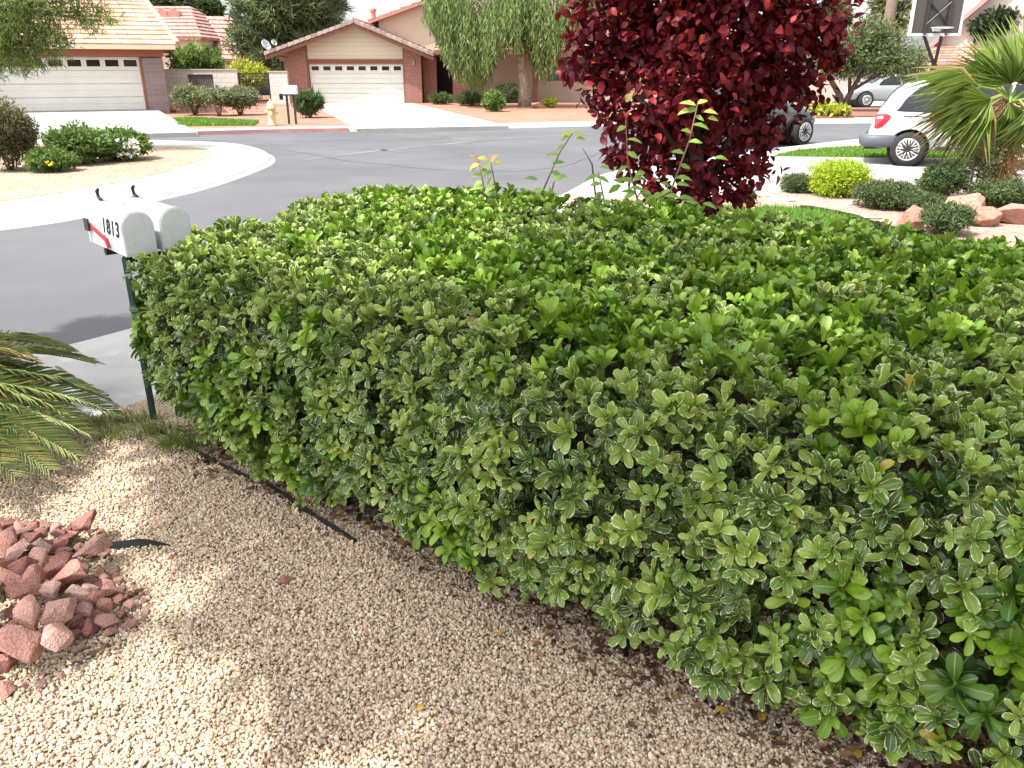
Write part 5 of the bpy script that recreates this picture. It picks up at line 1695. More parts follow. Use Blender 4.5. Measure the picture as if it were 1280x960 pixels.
def dist_out(q):
    """distance to the outline"""
    best = np.full(len(q), 1e9)
    near = np.zeros((len(q), 2))
    for a, c_ in zip(seg_a, seg_b):
        ab = c_ - a
        t = np.clip(((q - a) @ ab) / (ab @ ab), 0, 1)
        pr = a + t[:, None] * ab
        d = np.linalg.norm(q - pr, axis=1)
        m_ = d < best
        best[m_] = d[m_]; near[m_] = pr[m_]
    return best, near

def lean(x):
    return np.interp(x, [-1.5, 0.3, 1.0], [.055, .12, .18])

def low_in(x):
    return np.interp(x, [-1.5, -.9], [.30, .07])

def nz(P, f, off=0.0):
    return np.array([mnoise.noise(Vector((p[0] * f + off, p[1] * f, p[2] * f))) for p in P])

def hedge_points(dens_side, dens_top, depth0, depth1):
    n = int(cum[-1] * .78 * dens_side)
    s = R.random(n) * cum[-1]
    p, nr = per(s)
    z = .13 + .75 * R.random(n)
    keep = np.where(p[:, 1] - p[:, 0] * -.62 > 3.4, R.random(n) < .35, True)
    z_lo = np.where(p[:, 0] < -1.2, .10, np.interp(p[:, 0], [-1.2, -.5, .3], [.16, .24, .285]) + .03 * np.sin(p[:, 0] * 9))
    ins = np.clip((.5 - z) / .4, 0, 1) ** 1.5 * low_in(p[:, 0]) + np.clip((z - .5) / .4, 0, 1) ** 1.6 * lean(p[:, 0])
    dp = depth0 + (depth1 - depth0) * R.random(n)
    Q = np.column_stack([p - nr * (ins + dp)[:, None], z])
    A = np.column_stack([nr, np.zeros(n)]) * .78 + np.array([0, 0, .52]) * (0.6 + z[:, None] * .8)
    k = keep & (z > z_lo)
    Q1, A1 = Q[k], A[k]
    lo, hi = FP.min(0), FP.max(0)
    m_ = int((hi - lo).prod() * dens_top)
    q = lo + R.random((m_, 2)) * (hi - lo)
    q = q[inpoly(q[:, 0], q[:, 1], FOOT)]
    d, near = dist_out(q)
    k = d > lean(q[:, 0]) * .75
    k &= ~((q[:, 0] > 2.9) & (R.random(len(q)) < .6))
    q, d, near = q[k], d[k], near[k]
    dd = np.clip((d - lean(q[:, 0]) * .75) / .15, 0, 1)
    zz = .88 + .06 * np.sqrt(dd)
    out = unit(q - near) * -1.0
    dp = depth0 + (depth1 - depth0) * R.random(len(q))
    Q2 = np.column_stack([q, zz - dp])
    A2 = np.column_stack([out * (.55 * (1 - dd) + .05)[:, None], np.ones(len(q))])
    top = np.concatenate([np.zeros(len(Q1)), np.ones(len(Q2))])
    return np.vstack([Q1, Q2]), np.vstack([A1, A2]), top

Qo, Ao, To = hedge_points(540, 540, -.03, .05)
Qi, Ai, Ti = hedge_points(680, 380, .05, .27)
layer = np.concatenate([np.zeros(len(Qo)), np.ones(len(Qi))])
Q, A, T = np.vstack([Qo, Qi]), np.vstack([Ao, Ai]), np.concatenate([To, Ti])
# uneven surface and holes
bump = nz(Q, 3.2)
Au = unit(A)
Q = Q + Au * (bump * .05)[:, None]
hole = nz(Q, 4.2, 31.0)
k = (hole < .43) | (R.random(len(Q)) < .18)
k &= ~((T < .5) & (nz(Q, 7.5, 77.0) > .42) & (R.random(len(Q)) < .65))
Q, A, T, layer = Q[k], A[k], T[k], layer[k]
nr_ = len(Q)
A = unit(unit(A) + R.normal(size=(nr_, 3)) * .30)
# which shoots are variegated
v0 = nz(Q, 1.9, 5.0) + .55 * nz(Q, 5.0, 15.0)
side_bias = np.where(T > .5, np.interp(Q[:, 0] + .25 * (Q[:, 1] - 3.5), [-1.3, -.2, .5, 1.5], [.30, .02, -.20, -.10]), .36)
front_edge = np.where((T > .5), np.clip(1 - dist_out(Q[:, :2])[0] / .9, 0, 1) * .30, 0)
var = ((v0 + side_bias + front_edge + .12 * R.normal(size=nr_)) > 0).astype(float)
var *= np.clip(.75 + .3 * R.random(nr_), 0, 1)
# leaves of every rosette
P_, D_, N_, L_, W_l, V_, C_ = [], [], [], [], [], [], []
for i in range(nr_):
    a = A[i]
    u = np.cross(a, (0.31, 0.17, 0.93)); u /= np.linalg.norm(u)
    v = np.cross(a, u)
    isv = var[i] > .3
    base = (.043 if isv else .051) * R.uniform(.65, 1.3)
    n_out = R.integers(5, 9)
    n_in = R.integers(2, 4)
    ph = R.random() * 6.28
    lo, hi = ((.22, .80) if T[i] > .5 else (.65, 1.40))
    tone = np.clip(.44 + .25 * R.normal() - .34 * layer[i] + (.20 if T[i] > .5 else 0), 0.02, .93)  # shade put into inner leaf tone, daylight brightness into top leaf tone
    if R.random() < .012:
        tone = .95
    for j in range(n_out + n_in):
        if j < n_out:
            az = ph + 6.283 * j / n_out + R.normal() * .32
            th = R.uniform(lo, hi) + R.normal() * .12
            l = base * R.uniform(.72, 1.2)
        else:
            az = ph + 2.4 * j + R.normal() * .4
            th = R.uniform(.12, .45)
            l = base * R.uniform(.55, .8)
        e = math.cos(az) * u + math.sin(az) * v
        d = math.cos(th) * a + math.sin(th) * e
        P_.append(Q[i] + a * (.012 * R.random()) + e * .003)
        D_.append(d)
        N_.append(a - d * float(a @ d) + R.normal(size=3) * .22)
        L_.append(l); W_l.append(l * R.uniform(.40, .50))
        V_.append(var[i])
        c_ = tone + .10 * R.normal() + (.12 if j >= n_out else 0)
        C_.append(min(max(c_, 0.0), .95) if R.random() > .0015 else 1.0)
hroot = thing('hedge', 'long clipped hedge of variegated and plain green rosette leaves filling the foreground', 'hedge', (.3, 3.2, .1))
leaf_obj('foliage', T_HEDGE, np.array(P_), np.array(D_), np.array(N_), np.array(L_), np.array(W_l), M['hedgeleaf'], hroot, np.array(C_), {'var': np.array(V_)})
# solid twig-brown core, added to stop light passing through the hedge
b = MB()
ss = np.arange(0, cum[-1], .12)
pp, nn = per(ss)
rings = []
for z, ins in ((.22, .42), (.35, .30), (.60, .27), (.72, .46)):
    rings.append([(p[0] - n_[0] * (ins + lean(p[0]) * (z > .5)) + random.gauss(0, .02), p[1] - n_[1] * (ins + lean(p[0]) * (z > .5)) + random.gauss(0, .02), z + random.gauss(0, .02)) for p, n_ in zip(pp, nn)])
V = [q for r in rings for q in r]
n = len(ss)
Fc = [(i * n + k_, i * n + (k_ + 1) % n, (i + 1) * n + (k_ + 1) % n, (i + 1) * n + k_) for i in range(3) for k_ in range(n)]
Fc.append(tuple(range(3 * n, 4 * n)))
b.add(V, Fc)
b.build('light_block_core', M['darkcore'], hroot)
b = MB()
for i in range(200):
    s = random.uniform(0, 5.4) if random.random() < .8 else random.uniform(0, cum[-1])
    p, n_ = per(np.array([s])); p, n_ = p[0], n_[0]
    z = random.uniform(.2, .8)
    d0, d1 = random.uniform(.26, .4), random.uniform(.10, .18)
    ln = lean(p[0]) * (1 if z > .6 else .3)
    a_ = Vector((p[0] - n_[0] * (d0 + ln), p[1] - n_[1] * (d0 + ln), z - .14))
    c_ = Vector((p[0] - n_[0] * (d1 + ln) + random.gauss(0, .06), p[1] - n_[1] * (d1 + ln) + random.gauss(0, .06), z + .03))
    md = a_.lerp(c_, .5) + Vector((random.gauss(0, .03), random.gauss(0, .03), random.gauss(0, .02)))
    b.tube([a_, md, c_], [.006, .005, .003], 5)
for i in range(14):
    p = (random.uniform(-1.2, 2.4), random.uniform(1.8, 5))
    if inpoly(np.array([p[0]]), np.array([p[1]]), FOOT)[0]:
        b.tube([(p[0], p[1], .6), (p[0] + random.gauss(0, .08), p[1] + random.gauss(0, .08), .88)], [.005, .003], 5)
b.build('twigs', M['twig'], hroot, True)['kind'] = 'stuff'
for s in np.arange(.5, 5.6, .36):
    p, n_ = per(np.array([s + random.uniform(-.1, .1)])); p, n_ = p[0], n_[0]
    d = random.uniform(.20, .42)
    x, y = p[0] - n_[0] * d, p[1] - n_[1] * d
    b = MB()
    b.tube([(x, y, .07), (x + random.gauss(0, .03), y + random.gauss(0, .03), .2), (x + random.gauss(0, .06), y + random.gauss(0, .06), .42)], [.017, .014, .012], 7)
    b.build('stem', M['twig'], hroot, True)

# ---------------- wild shoots growing up through the hedge
def shoots(label, stems, Yd, leafs, size):
    g = PY(stems[0][0][0], stems[0][0][1], Yd)
    t = thing('wild_shoot', label, 'sapling', (g.x, Yd, .6), 'wild shoots growing through the hedge')
    b = MB()
    for st in stems:
        p = [PY(x, y, Yd + i * .02) for i, (x, y) in enumerate(st)]
        p[0].z -= .25
        b.tube(p, list(np.linspace(.0075, .003, len(p))), 6)
    b.build('stem', M['shootstem'], t, True)
    P, D, NN, C = [], [], [], []
    for (x, y, ang, tn) in leafs:
        q = PY(x, y, Yd + random.uniform(-.05, .05))
        P.append(q); D.append((math.cos(math.radians(ang)), random.uniform(-.5, .2), -math.sin(math.radians(ang)) * .8)); NN.append((random.gauss(0, .3), -.55, .8)); C.append(tn)
    tm = strip_template([0, .15, .45, .8, 1], [.04, .30, .5, .28, .02], .15, .2)
    leaf_obj('leaves', tm, np.array(P), np.array(D), np.array(NN), size * (.75 + .5 * R.random(len(P))), size * .55, M['shoot'], t, np.array(C))
def along(st, n, tn0, tn1):
    out = []
    for i in range(n):
        f = (i + .5) / n * (len(st) - 1); k_ = min(int(f), len(st) - 2)
        x = st[k_][0] + (st[k_ + 1][0] - st[k_][0]) * (f - k_); y = st[k_][1] + (st[k_ + 1][1] - st[k_][1]) * (f - k_)
        out.append((x, y, random.choice([10, -15, 25, 165, 195, 150]) + random.uniform(-15, 15), random.uniform(tn0, tn1)))
    return out
s1, s1b = [(633, 300), (622, 250), (613, 200)], [(610, 262), (604, 230), (598, 200)]
shoots('leftmost wild shoot above the hedge, its tip pale yellow and orange', [s1, s1b], 5.0, along(s1, 11, .2, .75) + along(s1b, 8, .3, .8) + [(613, 203, -60, 1), (610, 200, 200, .92), (598, 200, 230, 1), (600, 205, 160, .95), (616, 206, -20, .93), (590, 270, 190, .5), (660, 255, 190, .1)], .075)
s2, s2b = [(655, 300), (678, 240), (700, 190), (716, 166)], [(676, 250), (693, 225), (705, 218)]
shoots('slender wild shoot leaning right above the hedge with few leaves', [s2, s2b], 5.1, along(s2, 7, .15, .6) + along(s2b, 3, .3, .8) + [(716, 166, 10, .85), (716, 166, 175, .8), (720, 174, -5, .7), (672, 225, 200, .2), (690, 205, -15, .2)], .075)
s3, s3b, s3c = [(798, 285), (800, 262), (785, 205), (782, 150)], [(765, 285), (755, 250), (748, 215)], [(820, 280), (838, 240), (862, 175), (872, 130)]
lf = along(s3, 10, .0, .5) + along(s3b, 7, .0, .5) + along(s3c, 13, .0, .55) + [(872, 130, -30, .9), (870, 132, 200, .85), (880, 140, 0, .8), (866, 138, 170, .8), (885, 148, 5, .7), (783, 128, -70, .8)]
for i in range(52):
    lf.append((random.gauss(800, 34), random.gauss(248, 18), random.choice([0, 20, -20, 160, 200]) + random.uniform(-20, 20), random.uniform(0, .45)))
shoots('leafy cluster of wild shoots in front of the red-leaved tree', [s3, s3b, s3c], 5.25, lf, .085)

# ================================================================== MAILBOXES
ax = Vector((-.69, .73, 0)).normalized(); wv = Vector((.73, .69, 0)).normalized()
corner = Vector((-1.715, 3.52, .928))
BL, BW, BH = .48, .136, .192
stand_p = corner + ax * .12 + wv * .10
st = thing('mailbox_stand', 'two dark green steel posts carrying the pair of mailboxes at the hedge corner', 'post', (stand_p.x, stand_p.y, .1))
for q, nm in ((corner + ax * .085 + wv * .02, 'post'), (corner + ax * .05 + wv * .13, 'post')):
    b = MB()
    b.box(q.x - .0125, q.x + .0125, q.y - .0125, q.y + .0125, .05, .91)
    b.build(nm, M['postgreen'], st, bevel=.003)
b = MB()
q0, q1 = corner + ax * .09 + wv * .015, corner + ax * .09 + wv * .36
b.tube([q0 - Vector((0, 0, .032)), q1 - Vector((0, 0, .032))], .018, 8)
q0, q1 = corner + ax * .34 + wv * .015, corner + ax * .34 + wv * .36
b.tube([q0 - Vector((0, 0, .032)), q1 - Vector((0, 0, .032))], .018, 8)
q0, q1 = corner + ax * .04 + wv * .09, corner + ax * .42 + wv * .09
b.tube([q0 - Vector((0, 0, .034)), q1 - Vector((0, 0, .034))], .016, 8)
b.build('crossbar', M['iron'], st)
sec = mailbox_shape(BL, BW, BH)
zc = BH * .5
def mailbox(label, o, bodym, platem, number, flag):
    t = thing('mailbox', label, 'mailbox', o, 'pair of mailboxes at the hedge corner')
    fr = (o, ax, wv)
    b = MB(); arch_body(b, sec, .012, BL - .02, fr); body = b.build('box_body', bodym, t); body.modifiers.new('n', 'EDGE_SPLIT').split_angle = .6
    body.data.polygons.foreach_set('use_smooth', [True] * len(body.data.polygons))
    b = MB(); arch_body(b, scaled(sec, 1.035, zc), -.004, .014, fr); b.build('end_rim', bodym, t, bevel=.003)
    b = MB(); arch_body(b, scaled(sec, .94, zc), -.0075, -.0045, fr); b.build('end_plate', platem, t)
    b = MB(); arch_body(b, scaled(sec, 1.045, zc), BL - .03, BL + .004, fr); door = b.build('door', bodym, t, bevel=.003)
    b = MB()
    tp_ = o + ax * (BL - .01) + Vector((0, 0, BH + .002))
    b.tube([tp_ - ax * .05, tp_ - ax * .02 + Vector((0, 0, .006)), tp_ + Vector((0, 0, .012)), tp_ + Vector((0, 0, .04)) + ax * .006, tp_ + Vector((0, 0, .048)) - ax * .012], [.006, .009, .009, .010, .008], 8)
    b.build('latch', M['iron'], t, True)
    if flag:
        pv = o + ax * (BL - .06) - wv * (BW / 2 + .006) + Vector((0, 0, .088))
        b = MB()
        def quadbar(p, q, w0, w1, th=.004):
            d = (q - p).normalized(); up_ = wv.cross(d).normalized()
            v = [p + up_ * w0, q + up_ * w1, q - up_ * w1, p - up_ * w0]
            v += [x - wv * th for x in v]
            b.add(v, [(3, 2, 1, 0), (4, 5, 6, 7), (0, 1, 5, 4), (1, 2, 6, 5), (2, 3, 7, 6), (3, 0, 4, 7)])
        e1 = pv - ax * .19 - Vector((0, 0, .040))
        quadbar(pv, e1, .010, .013)
        quadbar(e1 - wv * .001 + Vector((0, 0, .012)), e1 - ax * .035 - Vector((0, 0, .036)) - wv * .001, .015, .016, .005)
        b.build('flag', M['flagred'], t)
        b = MB()
        c0 = pv - wv * .006
        v = []
        for s_ in (0, 1):
            for da, dz in ((-.028, -.028), (.028, -.028), (.028, .028), (-.028, .028)):
                v.append(c0 + ax * (da + .018) + Vector((0, 0, dz)) - wv * (.008 * s_))
        b.add(v, [(0, 1, 2, 3), (7, 6, 5, 4), (0, 4, 5, 1), (1, 5, 6, 2), (2, 6, 7, 3), (3, 7, 4, 0)])
        b.build('flag_bracket', M['iron'], t)
    if number:
        cu = bpy.data.curves.new('house_number', 'FONT')
        cu.body = number; cu.size = .098; cu.shear = .22; cu.extrude = .0008; cu.offset = .0028; cu.space_character = 1.18
        cu.materials.append(M['ink'])
        f = bpy.data.objects.new('house_number', cu); COL.objects.link(f); f.parent = t
        # reads from the far end towards the near plate, on the -wv side
        X = -ax; Y_ = Vector((0, 0, 1)); Z = X.cross(Y_)
        mt = Matrix((X, Y_, Z)).transposed().to_4x4()
        mt.translation = ax * .262 - wv * (BW / 2 + .0015) + Vector((0, 0, .078))
        bpy.context.view_layer.update()
        me_ = bpy.data.meshes.new_from_object(f.evaluated_get(bpy.context.evaluated_depsgraph_get()))
        bpy.data.objects.remove(f)
        f = link('house_number', me_, M['ink'], t)
        f.matrix_local = mt
mailbox('white mailbox with number 1813 and a lowered red flag at the hedge corner', corner + wv * BW / 2, M['boxwhite'], M['boxgrey'], '1813', True)
mailbox('plain grey mailbox without a number just behind and right of the white one', corner + wv * (BW * 1.5 + .03), M['boxgrey'], M['boxgrey'], None, False)

# ================================================================== SAGO PALM
hub = Vector((-2.72, 3.12, .42))
sg = thing('sago_palm', 'sago palm with drooping feathery fronds, some dry, at the left edge', 'palm', (hub.x, hub.y, .1))
b = MB(); b.lathe((hub.x, hub.y, .05), [(.15, 0), (.17, .12), (.15, .28), (.07, .40)], 14); b.build('trunk', M['fibre'], sg)
def sago_frond(tip, lift, dry, m=M['sago']):
    tip = Vector(tip)
    c_ = hub.lerp(tip, .5) + Vector((0, 0, lift * .72))
    N_s = 62
    pts = []
    for i in range(N_s + 1):
        t_ = i / N_s
        pts.append(hub * (1 - t_) ** 2 + c_ * 2 * t_ * (1 - t_) + tip * t_ * t_)
    P, D, NN, LL, C = [], [], [], [], []
    for i in range(5, N_s):
        t_ = i / N_s
        d = (pts[i + 1] - pts[i]).normalized() if i < N_s else d
        sd_ = d.cross(Vector((0, 0, 1))).normalized()
        upv = sd_.cross(d)
        for s_ in (-1, 1):
            dd = d * (.55 + .5 * t_) + sd_ * s_ * .75 + upv * .30 + Vector((random.gauss(0, .05), random.gauss(0, .05), random.gauss(0, .05)))
            P.append(pts[i]); D.append(dd); NN.append(upv + sd_ * s_ * -.3)
            LL.append(.155 * math.sin(PI * min(1, .12 + .86 * t_)) ** .6 + .025)
            C.append(min(1, max(0, random.gauss(.42, .2) + dry + .35 * max(0, t_ - .8))))
    tm = strip_template([0, .2, .75, 1], [.3, .5, .42, .04], .15, .12)
    fr_ = leaf_obj('frond', tm, np.array(P), np.array(D), np.array(NN), np.array(LL), .0058, m, sg, np.array(C))
    b = MB(); b.tube(pts[::6] + [pts[-1]], list(np.linspace(.008, .0025, len(pts[::6]) + 1)), 6)
    b.build('frond_stalk', M['shootstem'], fr_)
for x, y, Yd, lift, dry in [(148, 520, 3.45, .28, -.05), (120, 455, 3.95, .34, -.1), (88, 440, 4.05, .40, 0), (112, 545, 3.2, .24, 0), (96, 572, 3.0, .22, .05), (62, 590, 2.85, .2, .1), (42, 452, 3.5, .30, .50), (70, 480, 3.6, .32, .1), (132, 498, 3.6, .34, 0), (20, 598, 2.75, .22, .15), (105, 530, 3.3, .33, .15), (70, 520, 3.3, .4, .0), (-20, 585, 2.6, .25, 0), (60, 555, 3.1, .34, .25), (85, 505, 3.5, .26, -.05)]:
    sago_frond(PY(x, y, Yd), lift, dry)
for a in (2.2, 2.9, 3.6, 4.2, 1.7):
    sago_frond(hub + Vector((math.cos(a) * .95, math.sin(a) * .95, -.05)), .4, 0)

# ================================================================== RED ROCK HEAP
def tone_mat():
    nt = M['redrock'].node_tree
    for n_ in nt.nodes:
        if n_.type == 'ATTRIBUTE':
            n_.attribute_type = 'OBJECT'
tone_mat()
RM = [rock_mesh('red_rock', 100 + i, 13 + i % 5, .62 + .12 * (i % 3), .05) for i in range(12)]
for m_ in RM:
    m_.materials.append(M['redrock'])
heap_px = [(-190, 640), (0, 640), (70, 648), (125, 655), (140, 690), (165, 725), (192, 750), (172, 778), (122, 806), (60, 846), (0, 852), (-200, 880)]
heap = [tuple(G(x, y, .14)[:2]) for x, y in heap_px]
hc = np.array(heap)
def hdist(q):
    best = 1e9
    for i in range(len(hc)):
        a, c_ = hc[i], hc[(i + 1) % len(hc)]
        ab = c_ - a
        t_ = max(0, min(1, float((q - a) @ ab / (ab @ ab))))
        best = min(best, float(np.linalg.norm(q - a - t_ * ab)))
    return best
def put_rock(x, y, z, r, tone, label, group='red rocks in the heap', k_=None):
    o = bpy.data.objects.new('red_rock', RM[k_ if k_ is not None else random.randrange(12)])
    COL.objects.link(o)
    o.location = (x, y, z)
    o.scale = (r * random.uniform(.85, 1.2), r * random.uniform(.75, 1.1), r * random.uniform(.7, 1.05))
    o.rotation_euler = (random.uniform(-.5, .5), random.uniform(-.5, .5), random.uniform(0, 6.28))
    o['tone'] = tone
    return tag(o, label, 'rock', group)
SZ = {0: 'small', 1: 'medium', 2: 'large'}
TN = {0: 'dark maroon', 1: 'brick red', 2: 'pale pinkish'}
placed = []
def rock_label(r, tone):
    si = 0 if r < .032 else (1 if r < .052 else 2)
    ti = 0 if tone < .3 else (1 if tone < .65 else 2)
    return f'{SZ[si]} {TN[ti]} broken rock lying in the heap at the lower left'
for (px_, py_, r, tn, lab) in [(107, 652, .060, .18, 'dark red block standing up at the top right end of the rock heap'), (118, 683, .062, .62, 'broad pink-red slab just below the dark red block of the rock heap'), (92, 715, .066, .5, 'long red rock lying diagonally in the middle of the heap'), (22, 806, .072, .55, 'largest flat rock at the front left of the heap'),
                               (66, 800, .06, .85, 'pale pink rounded rock near the front of the heap'), (75, 765, .062, .72, 'long pale pink rock across the front half of the heap')]:
    g = G(px_, py_, .20)
    put_rock(g.x, g.y, .20 if r < .08 else .16, r, tn, lab); placed.append((g.x, g.y, r))
tries = 0
cnt = 0
while cnt < 260 and tries < 9000:
    tries += 1
    q = rand_in(heap, 1)[0]
    d = hdist(q)
    # distance from the right-hand rim decides the size
    r = min(.070, .018 + .16 * d * random.uniform(.6, 1.1)) if tries < 3500 else random.uniform(.018, .034)
    if any((q[0] - a) ** 2 + (q[1] - c_) ** 2 < (.68 * (r + rr)) ** 2 for a, c_, rr in placed):
        continue
    z = .108 + min(.10, .38 * d) + r * .15
    tn = min(1, max(0, random.gauss(.54, .30)))
    put_rock(q[0], q[1], z, r, tn, rock_label(r, tn))
    placed.append((q[0], q[1], r)); cnt += 1
# heap base made of the same rocks, seen between them
for i in range(95):
    q = rand_in(heap, 1)[0]
    d = hdist(q)
    if d < .05:
        continue
    tn = min(.6, max(0, random.gauss(.3, .15)))
    r = random.uniform(.035, .058)
    put_rock(q[0], q[1], .108 + min(.04, .2 * d), r, tn, rock_label(r, tn))
for (px_, py_, r, tn, lab) in [(357, 726, .022, .35, 'lone flat red stone on the open gravel in front of the hedge'), (374, 762, .013, .15, 'tiny dark stone on the gravel below the lone red stone'), (219, 696, .014, .2, 'tiny dark red stone by the tip of the black plastic strip'), (5, 862, .04, .55, 'red rock apart from the heap at the left edge'), (272, 690, .011, .1, 'tiny dark stone on the gravel right of the black plastic strip')]:
    g = G(px_, py_, .115)
    put_rock(g.x, g.y, .115, r, tn, lab, 'loose red stones on the gravel')

# ================================================================== EDGING, STAKE, LEAVES
edging('long black plastic edging curving along the base of the hedge', smooth_line([G(196, 541), G(235, 562), G(290, 592), G(340, 614), G(395, 651), G(445, 682)]), .034, .09, wid=.012)
e = smooth_line([G(60, 686, .14), G(130, 682, .14), G(175, 677, .14), G(212, 684, .12)])
b = MB()
n = len(e)
V = []
for i, p in enumerate(e):
    f_z = .030 * (1 - max(0, (i / n - .6) / .4)) + .004
    V += [(p[0], p[1], .105), (p[0] + .004, p[1] + .022, .105 + f_z), (p[0] + .006, p[1] + .024, .105 + f_z), (p[0] + .006, p[1] + .004, .105)]
Fc = []
for i in range(n - 1):
    for k_ in range(4):
        Fc.append((i * 4 + k_, i * 4 + (k_ + 1) % 4, (i + 1) * 4 + (k_ + 1) % 4, (i + 1) * 4 + k_))
b.add(V, Fc)
tag(b.build('garden_edging', M['plastic']), 'short loose black plastic strip poking out of the red rock heap', 'edging')
c = G(783, 832)
b = MB(); b.lathe((c.x, c.y + .03, .09), [(.010, 0), (.010, .12), (.017, .125), (.017, .16), (.008, .17)], 12)
sp = thing('sprinkler_stake', 'black sprinkler stake standing under the front of the hedge', 'sprinkler', (c.x, c.y + .03, .1))
b.build('riser', M['plastic'], sp, True)
b = MB(); b.lathe((c.x, c.y + .03, .26), [(.006, 0), (.013, .005), (.013, .018), (.004, .022)], 12); b.build('nozzle', M['plastic'], sp, True)
for i, (x, y, a, lab) in enumerate([(893, 892, .4, 'yellow fallen leaf, left one of two below the hedge at the bottom'), (951, 903, 1.3, 'yellow fallen leaf, right one of two below the hedge at the bottom'), (822, 793, 2.2, 'brownish fallen leaf close under the hedge behind the sprinkler stake'), (1068, 948, .9, 'yellow-green fallen leaf at the bottom right on the gravel'), (455, 660, .5, 'orange fallen leaf in the hedge shade by the end of the black edging'), (456 + 170, 792, 2.9, 'small dry leaf on gravel under the middle of the hedge'), (522, 888, 1.0, 'small green-yellow leaf alone on the open gravel')]):
    g = G(x, y, .125)
    o = leaf_obj('fallen_leaf', T_LEAF, np.array([g]), np.array([[math.cos(a), math.sin(a), .15]]), np.array([[.2, -.2, 1.0]]), .042 if i < 4 else .028, .024 if i < 4 else .015, M['fallen'], None)
    tag(o, lab, 'leaf', 'fallen leaves on the gravel')
for i, (x, y, n, w_, h, lab) in enumerate([(142, 552, 160, .07, .07, 'grass tuft on the gravel between the sago palm and the mailbox posts'), (188, 545, 240, .09, .09, 'grass tuft at the foot of the mailbox posts'), (165, 528, 220, .10, .06, 'thin grass along the inner edge of the sidewalk left of the posts'), (120, 532, 160, .10, .06, 'thin grass along the sidewalk edge by the sago fronds'), (215, 560, 160, .06, .08, 'grass tuft at the start of the black edging under the hedge'), (250, 560, 260, .12, .12, 'grassy weeds under the left end of the hedge'), (96, 580, 60, .05, .04, 'smallest grass tuft on the gravel near the sago frond tips')]):
    g = G(x, y)
    P = np.column_stack([g.x + R.normal(size=n) * w_ * .6, g.y + R.normal(size=n) * w_ * .45, np.full(n, .10)])
    D = R.normal(size=(n, 3)) * .5; D[:, 2] = .9
    o = leaf_obj('grass_tuft', T_NEEDLE, P, D, rand_dirs(n), h * (.5 + .8 * R.random(n)), .0045, M['weedgrass'], None, smooth=False)
    tag(o, lab, 'grass tuft', 'grass tufts near the mailbox posts')

# dead leaves and crumbs, laid dark to deepen the shade under the hedge
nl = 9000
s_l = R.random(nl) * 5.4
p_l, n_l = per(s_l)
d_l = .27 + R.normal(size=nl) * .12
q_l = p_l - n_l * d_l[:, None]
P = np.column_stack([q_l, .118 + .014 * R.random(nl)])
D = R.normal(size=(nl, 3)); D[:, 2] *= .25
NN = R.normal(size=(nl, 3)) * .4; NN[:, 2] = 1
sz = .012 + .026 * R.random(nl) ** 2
o = leaf_obj('shade_leaf_litter', T_LEAF, P, D, NN, sz, sz * .55, attr_mat('dead_leaf', [(0, (0.04, 0.022, 0.016)), (.6, (0.10, 0.05, 0.032)), (.95, (0.19, 0.10, 0.055)), (1, (0.42, 0.28, 0.06))], .8, .2), None)
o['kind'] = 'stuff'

# ================================================================== GRAVEL
ico_v = []
ph = (1 + 5 ** .5) / 2
for a, c_ in ((1, ph), (-1, ph), (1, -ph), (-1, -ph)):
    ico_v += [(0, a, c_), (a, c_, 0), (c_, 0, a)]
ico_v = np.array(ico_v, dtype=float); ico_v /= np.linalg.norm(ico_v[0])
bm = bmesh.new()
for q in ico_v:
    bm.verts.new(q)
bmesh.ops.convex_hull(bm, input=bm.verts)
bm.verts.index_update()
ico_v = np.array([v.co[:] for v in bm.verts]); ico_f = np.array([[v.index for v in f.verts] for f in bm.faces])
bm.free()
reg = [tuple(G(x, y)[:2]) for x, y in [(-60, 600), (60, 560), (110, 541), (165, 533), (200, 530)]] + [(-1.3, 3.6), (-.8, 3.25), (-.25, 2.85), (.3, 2.5), (.9, 2.2), (1.7, 1.9), (1.7, .95)] + [tuple(G(x, y)[:2]) for x, y in [(1150, 1010), (640, 1010), (0, 1010), (-60, 1010)]]
NP_ = 132000
q = rand_in(reg, NP_)
r = .0039 + .0029 * R.random(NP_) + .003 * (R.random(NP_) < .15) * R.random(NP_)
# random rotations
qa = unit(R.normal(size=(NP_, 4)))
w_, x_, y_, z_ = qa.T
RMt = np.stack([np.stack([1 - 2 * (y_ * y_ + z_ * z_), 2 * (x_ * y_ - w_ * z_), 2 * (x_ * z_ + w_ * y_)], -1), np.stack([2 * (x_ * y_ + w_ * z_), 1 - 2 * (x_ * x_ + z_ * z_), 2 * (y_ * z_ - w_ * x_)], -1), np.stack([2 * (x_ * z_ - w_ * y_), 2 * (y_ * z_ + w_ * x_), 1 - 2 * (x_ * x_ + y_ * y_)], -1)], 1)
sc3 = np.column_stack([R.uniform(.8, 1.45, NP_), R.uniform(.7, 1.1, NP_), R.uniform(.5, .85, NP_)]) * r[:, None]
jit = 1 + .22 * R.normal(size=(NP_, 12))
LV = ico_v[None] * sc3[:, None, :] * np.clip(jit, .6, 1.4)[:, :, None]
WV = np.einsum('nij,nkj->nki', RMt, LV)
WV += np.column_stack([q, .106 + r * .35 + .008 * R.random(NP_) ** 1.5])[:, None, :]
FF = ico_f[None] + (np.arange(NP_) * 12)[:, None, None]
gv = np_mesh('gravel', WV.reshape(-1, 3), FF.reshape(-1, 3), M['pebble'], None, {'rnd': np.repeat(np.clip(R.beta(2.2, 2.0, NP_) + (R.random(NP_) < .02) * .5, 0, 1), 20)}, None, smooth=False)
gv['kind'] = 'stuff'

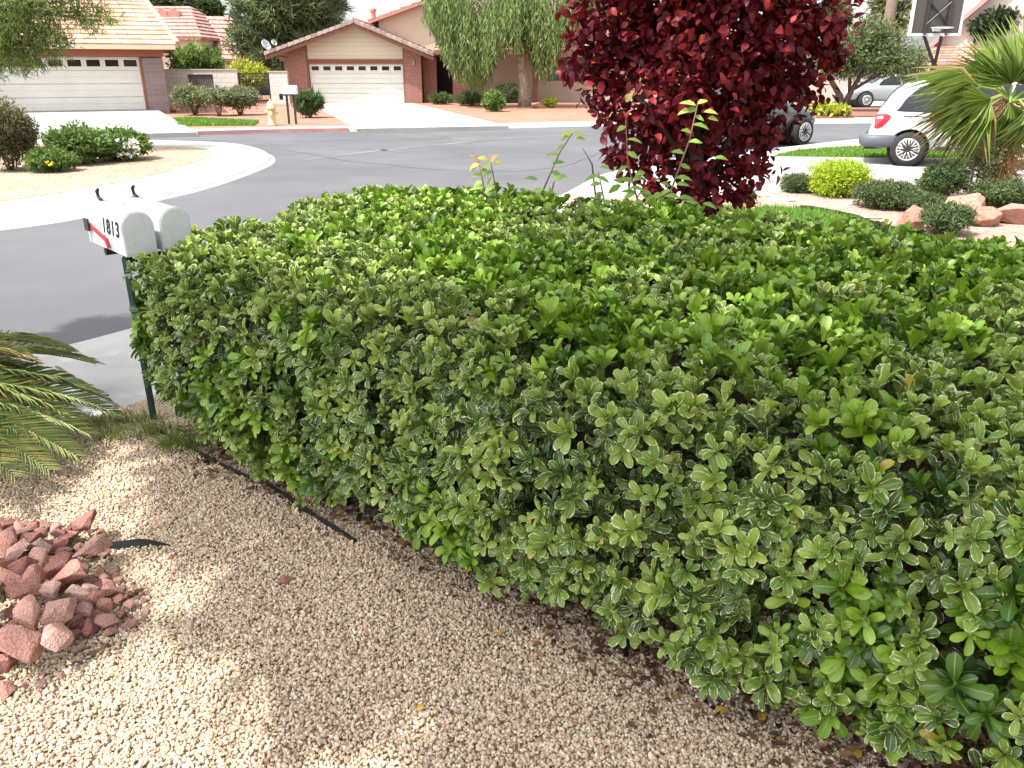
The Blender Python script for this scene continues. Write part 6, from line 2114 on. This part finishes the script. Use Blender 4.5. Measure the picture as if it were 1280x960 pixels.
# ================================================================== SHADE TREE (its shadow falls over the yard)
def gp(p, z):
    return (p[0] + KX * z, p[1] + KY * z)
def shp(pix, z):
    return [gp(G(x, y, z), z) for x, y in pix]
shade = shp([(-160, 470), (0, 452), (20, 427), (80, 413), (110, 400), (165, 396)], 0.0) + [(-1.2, 5.9), (-.2, 5.9), (.9, 5.9), (2.4, 5.2), (3.4, 3.9), (3.7, 2.2), (3.0, .9), (1.6, .4), (.2, .6), (-1.2, .9), (-2.4, 1.4), (-3.4, 2.6)]
lit = [shp([(160, 330), (250, 288), (330, 262), (420, 243), (560, 238), (640, 248), (690, 285), (660, 320), (600, 362), (500, 388), (390, 376), (300, 354), (200, 350)], .93),
       shp([(-160, 820), (110, 830), (165, 790), (190, 740), (215, 690), (280, 690), (325, 745), (235, 780), (235, 800), (325, 825), (345, 880), (360, 930), (440, 915), (560, 920), (640, 1080), (-200, 1080)], .1),
       shp([(30, 590), (140, 590), (195, 640), (225, 672), (225, 710), (170, 740), (170, 850), (-160, 860), (-160, 640), (50, 640)], .12)]
lit.append(shp([(-140, 420), (60, 410), (115, 450), (140, 530), (100, 600), (0, 620), (-140, 630)], .45))
mg = gp((-1.85, 3.72), 1.12)
NC = 12500
gq = rand_in(shade, NC)
okm = np.ones(NC, dtype=bool)
wob = np.column_stack([gq[:, 0] + .05 * R.normal(size=NC), gq[:, 1] + .05 * R.normal(size=NC)])
for poly in lit[:2] + lit[3:]:
    okm &= ~inpoly(wob[:, 0], wob[:, 1], poly)
hp_in = inpoly(wob[:, 0], wob[:, 1], lit[2])
okm &= ~(hp_in & (nz(np.column_stack([wob, np.zeros(NC)]), 3.0, 9.0) < .34))
thin = inpoly(wob[:, 0], wob[:, 1], shp([(600, 245), (760, 255), (1000, 275), (1290, 318), (1290, 440), (1000, 455), (800, 440), (560, 392)], .93))
okm &= ~(thin & (R.random(NC) < .66))
okm &= np.hypot(wob[:, 0] - mg[0], wob[:, 1] - mg[1]) > .34
gq = gq[okm]
hh = 6.4 + 2.6 * R.random(len(gq))
PC = np.column_stack([gq[:, 0] - KX * hh, gq[:, 1] - KY * hh, hh])
rep = 3
PL = np.repeat(PC, rep, axis=0) + R.normal(size=(len(PC) * rep, 3)) * .05
DL = rand_dirs(len(PL)); DL[:, 2] *= .4
tb = Vector((-.1, -2.0, .1))
stt = thing('shade_tree', 'leafy shade tree beside the camera whose shadow covers the gravel and hedge', 'tree', tb)
leaf_obj('crown', T_DIA, PL, DL, np.tile(np.array([[0.2, 0.1, 1.0]]), (len(PL), 1)) + R.normal(size=(len(PL), 3)) * .35, .15, .075, M['olive'], stt, smooth=False)
b = MB()
fk = Vector((-.1, -1.3, 4.6))
b.tube([tb - Vector((0, 0, .1)), tb + Vector((.05, .1, 2.2)), fk], [.17, .15, .12], 10)
for i in range(0, len(PC), len(PC) // 8):
    q = Vector(PC[i])
    b.tube([fk, fk.lerp(q, .5) + Vector((0, 0, .35)), q], [.05, .025, .006], 6)
b.build('trunk', M['bark'], stt, True)
